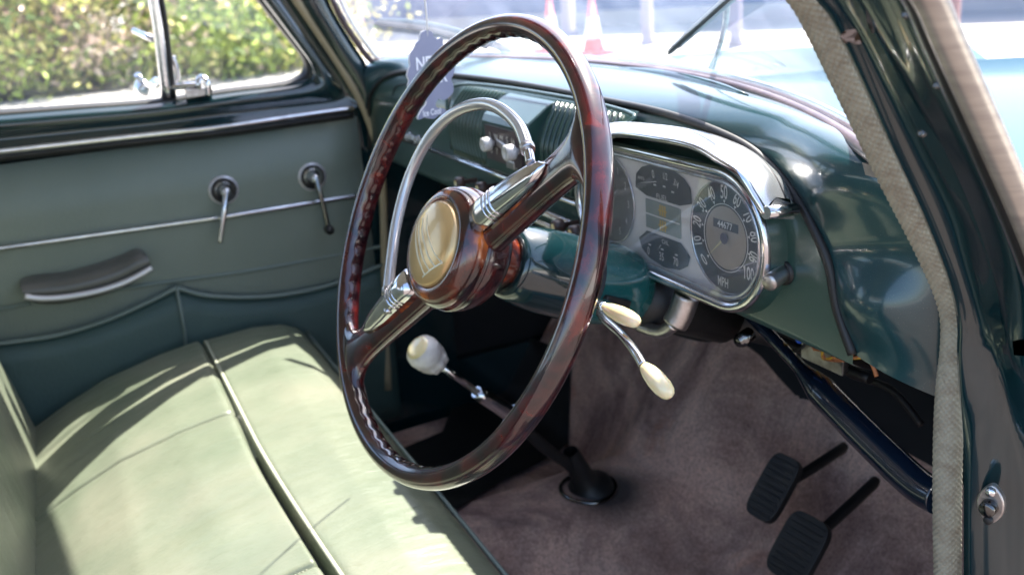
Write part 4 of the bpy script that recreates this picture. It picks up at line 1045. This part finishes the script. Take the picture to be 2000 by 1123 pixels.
# ---- brace bar and wiring
bp = [at(1462, 612, 'y', .31), at(1520, 672, 'y', .31), at(1572, 728, 'y', .305), at(1640, 800, 'y', .30), at(1720, 880, 'y', .30), at(1790, 945, 'y', .30), at(1835, 972, 'y', .30)]
bb = cr(bp, 6); n_ = len(bb)
MB().tube(bb, [.0070 if i < n_*.30 else .0070+.0085*min(1, (i-n_*.30)/4) for i in range(n_)], mat('bar_paint', (.004, .010, .022), .2, coat=1), 16).build('brace_bar', X)['label'] = 'glossy dark bar running down from the dashboard to the door pillar'
wr = MB()
random.seed(3)
for k in range(9):
    px, py = random.uniform(1470, 1700), random.uniform(640, 690)
    a = at(px, py-20, 'y', .32); wr.tube(cr([a, at(px+random.uniform(-20, 20), py+15, 'y', .33), at(px+random.uniform(10, 60), py+random.uniform(0, 18), 'y', .33), at(px+60, py-20, 'y', .34)], 5), .0016, random.choice([BLACK, RUSTO, BLACK, WIREY]), 6)
wr.tube(cr([at(1690, 685, 'y', .30), at(1705, 715, 'y', .30), at(1712, 735, 'y', .30)], 4), .002, RUSTO, 6)
wr.tube(cr([at(1560, 665, 'y', .30), at(1572, 655, 'y', .30), at(1585, 650, 'y', .30)], 4), .004, WIREB, 8)
wr.tube(cr([at(1575, 650, 'y', .30), at(1580, 640, 'y', .30)], 4), .002, WIREY, 8)
wr.build('wiring', X)
ub = MB(); ub.box(at(1610, 690, 'y', .34), (.03, 0, 0), (0, .004, .002), (0, 0, .012), CHROMEW); ub.build('under_dash_bracket', X, bevel=.001)
ub = MB(); ub.lathe([(0, .008), (.016, .008), (.016, .006), (.02, .006), (.02, 0)], at(1465, 652, 'y', .30), (.2, -1, -.2), BLKCH, 20); ub.build('under_dash_bracket', X)
ub = MB(); ub.tube(cr([at(1300, 640, 'y', .36), at(1380, 660, 'y', .37), at(1450, 640, 'y', .36), at(1560, 680, 'y', .37), at(1700, 740, 'y', .38)], 6), .006, BLACK, 8); ub.build('cable', X)
ub = MB(); ub.tube(cr([at(1620, 690, 'y', .38), at(1660, 730, 'y', .40), at(1740, 760, 'y', .40), at(1800, 830, 'y', .40)], 6), .004, BLACK, 8); ub.build('cable', X)

# ---- driver side pillar, windlace
lac = [(1535, -60), (1580, 0), (1612, 60), (1650, 140), (1690, 225), (1735, 320), (1775, 400), (1815, 480), (1850, 560), (1866, 620), (1866, 680), (1857, 760), (1852, 850), (1850, 950), (1850, 1050), (1852, 1180)]
lp_ = cr([at(x, y, 'x', .697) for x, y in lac], 10)
lp2 = resample(lp_, 900)
wl = MB(); rows = []; prev = None
for i, p in enumerate(lp2):                                  # woven surface: two crossing sets of threads
    a = lp2[max(0, i-1)]; b_ = lp2[min(len(lp2)-1, i+1)]; t = (b_-a).normalized()
    x = t.orthogonal().normalized() if prev is None else (prev-t*prev.dot(t)).normalized(); prev = x; y = t.cross(x)
    row = []
    for k in range(64):
        q = 2*math.pi*k/64; s_ = i*.36
        wv = (abs(math.sin(7*q+s_))*abs(math.sin(7*q-s_)))**.5
        row.append(p+(x*math.cos(q)+y*math.sin(q))*(.0088+.0015*wv))
    rows.append(row)
wl.grid(rows, LACE, cu=True)
HP = [
 ([(1545, -60), (1594, 0), (1646, 72), (1747, 290), (1812, 430), (1862, 560), (1880, 640), (1878, 715), (1882, 900), (1882, 1180)], .718),
 ([(1575, -60), (1625, 0), (1676, 72), (1775, 290), (1838, 430), (1886, 560), (1904, 640), (1897, 715), (1893, 900), (1893, 1180)], .720),
 ([(1630, -60), (1668, 0), (1710, 80), (1812, 290), (1872, 430), (1916, 560), (1938, 650), (1930, 720), (1900, 900), (1898, 1180)], .732),
 ([(1655, -60), (1687, 0), (1728, 80), (1833, 290), (1893, 420), (1930, 545), (1955, 655), (1962, 700), (1990, 900), (1990, 1180)], .736),
 ([(1666, -60), (1697, 0), (1738, 80), (1842, 290), (1903, 425), (1942, 545), (1962, 650), (1970, 705), (2010, 900), (2010, 1180)], .746),
 ([(1690, -60), (1722, 0), (1760, 80), (1858, 290), (1918, 425), (1955, 545), (1968, 640), (1975, 712), (2030, 900), (2030, 1180)], .748),
 ([(1700, -60), (1732, 0), (1770, 80), (1868, 290), (1928, 425), (1965, 545), (1978, 640), (1985, 712), (2060, 900), (2060, 1180)], .756),
 ([(1750, -60), (1780, 0), (1815, 80), (1907, 290), (1965, 425), (2010, 545), (2035, 640), (2050, 712), (2100, 900), (2100, 1180)], .777)]
yo = [0, -.002, 0, -.006, .0, -.005, .001, 0]
rows = []
for (pl_, x), yy_ in zip(HP, yo):
    rows.append([p+V((0, yy_, 0)) for p in resample(cr([at(a, b_, 'x', x) for a, b_ in pl_], 5), 70)])
pil = MB(); pil.grid(rows, PAINT)
DP = pil.build('windscreen_pillar', X, solid=.006, offset=1); DP['label'] = 'glossy dark green pillar at the driver side door opening'
o = wl.build('windlace', DP); o['label'] = 'thick woven beige windlace along the driver side door opening'
# outer window channel on the driver side
ch = MB()
L1 = [(1740, -60), (1781, 0), (1816, 80), (1909, 290), (1967, 425), (2012, 545), (2040, 640)]
for dx_, x_, w_, mm in ((0, .782, .0045, CHROME), (13, .790, .006, BLACK), (24, .794, .0045, STEEL), (36, .799, .0075, STEEL), (45, .802, .0025, CHROME)):
    ch.tube(cr([at(a+dx_, b_, 'x', x_) for a, b_ in L1], 5), w_, mm, 10, ry=w_*.8)
ch.build('window_channel', DP)
# door light switch, slot and screws on the pillar
sq = MB(); c = at(1938, 981, 'x', 0.742); nn_ = (CP-c); nn_.z = 0; nn_ = V((.35, -1, 0)).normalized(); ex = V((1, .35, 0)).normalized()
out = []
for k in range(32):
    q = 2*math.pi*k/32; out.append(c+ex*.0088*math.cos(q)*(1-.35*abs(math.sin(q))**3)+V((0, 0, 1))*.0150*math.sin(q)-nn_*.002)
sq.prism(out, nn_*.006, CHROMEW)
sq.lathe([(0, .0058), (.0065, .0055), (.0085, .005), (.009, 0)], c+nn_*.003-V((0, 0, .001)), nn_, BLKCH, 24)
sq.lathe([(0, .0035), (.0058, .0032), (.0065, 0)], c+nn_*.002+V((0, 0, .0108)), nn_, CHROME, 16)
sq.lathe([(0, .0035), (.0048, .0030), (.005, 0)], c+nn_*.002-V((0, 0, .0115)), nn_, BLACK, 16)
o = sq.build('door_light_switch', DP, bevel=.001); o['label'] = 'small oval chrome plate with a black button'
for px, py in ((1765, 30), (1803, 90), (1826, 168), (1797, 262)):
    c = at(px, py, 'x', 0.766); MB().lathe([(-.002, .0019), (.0008, .0019), (.001, .0012), (.0006, 0)], c+V((0, .001, 0)), (.2, -1, .3), BLKCH, 14).build('screw', DP)
MB().prism([at(x, y, 'x', 0.764) for x, y in ((1984, 664), (2030, 660), (2036, 694), (1986, 692))], V((0, -.003, 0)), mat('slot_dark', (.03, .022, .025), .4)).build('pillar_slot', DP)
# chips down to primer
CHIP = mat('bare_primer', (.50, .38, .33), .7, col2=(.35, .26, .22), scale=60)
pt = MB(); pts = [(1672, 62), (1680, 56), (1692, 55), (1700, 66), (1706, 80), (1702, 84), (1688, 80), (1680, 76), (1676, 82), (1668, 68)]
pt.prism([at(x, y, 'x', 0.726)+V((0, -.010, 0)) for x, y in pts], V((0, .002, 0)), CHIP); pt.build('paint_chip', DP)
b = MB(); b.box(at(1992, 860, 'x', 0.802), (.05, .01, 0), (0, .004, 0), (0, 0, .25), PAINT)

# ================================================================== air freshener
TX = at(845, 150, 'x', .012)
fr_ = empty('air_freshener', TX); tag(fr_, 'blue grey cloud shaped card hanging on a pale string beyond the wheel rim', 'air freshener')
tn = V((.853, .521, 0)); tx = V((-tn.y, tn.x, 0)).normalized(); 
if tx.dot(CR) < 0: tx = -tx
def tg(x, y): 
    v = ray(x, y); P = CP+v*((TX-CP).dot(tn)/v.dot(tn)); return P-TX
outl = [(824, 62), (834, 60), (843, 64), (847, 74), (853, 76), (860, 74), (864, 80), (866, 90), (874, 96), (880, 104), (880, 116), (886, 126), (886, 142), (880, 156), (884, 166), (884, 180), (876, 190), (866, 196), (856, 194), (850, 202), (852, 210), (862, 212), (868, 214), (873, 224), (868, 228), (858, 224), (848, 232), (838, 232), (828, 230), (818, 234), (815, 230), (822, 216), (830, 206), (832, 198), (824, 196), (812, 190), (800, 180), (796, 168), (798, 158), (794, 148), (797, 136), (800, 128), (798, 116), (801, 104), (808, 94), (812, 84), (818, 78), (820, 68)]
ob = cr([tg(x, y) for x, y in outl], 3, closed=True)
cdm = MB(); cdm.prism([p-tn*.001 for p in ob], tn*.002, CARD, side=CARDW)
upv = (tg(845, 100)-tg(845, 200)).normalized(); exv = (tg(880, 141)-tg(810, 150)).normalized(); upv = tn.cross(exv)
cdm.text('NEW', .021, tg(838, 124)+tn*.0013, exv, upv, CARDW, .0002, xs=1.15, bold=.02)
cdm.text('CAR', .021, tg(848, 152)+tn*.0013, exv, upv, CARDW, .0002, xs=1.15, bold=.02)
cdm.text('Ice Cool', .0105, tg(842, 220)+tn*.0013, exv, upv, CARDW, .0002, xs=1.0, bold=.02)
cdm.build('card', fr_)
MB().tube([tg(834, 72), tg(833, 45)+tn*.001, tg(830, 0), tg(826, -60), tg(820, -260)], .0011, STRING, 6).build('string', fr_)
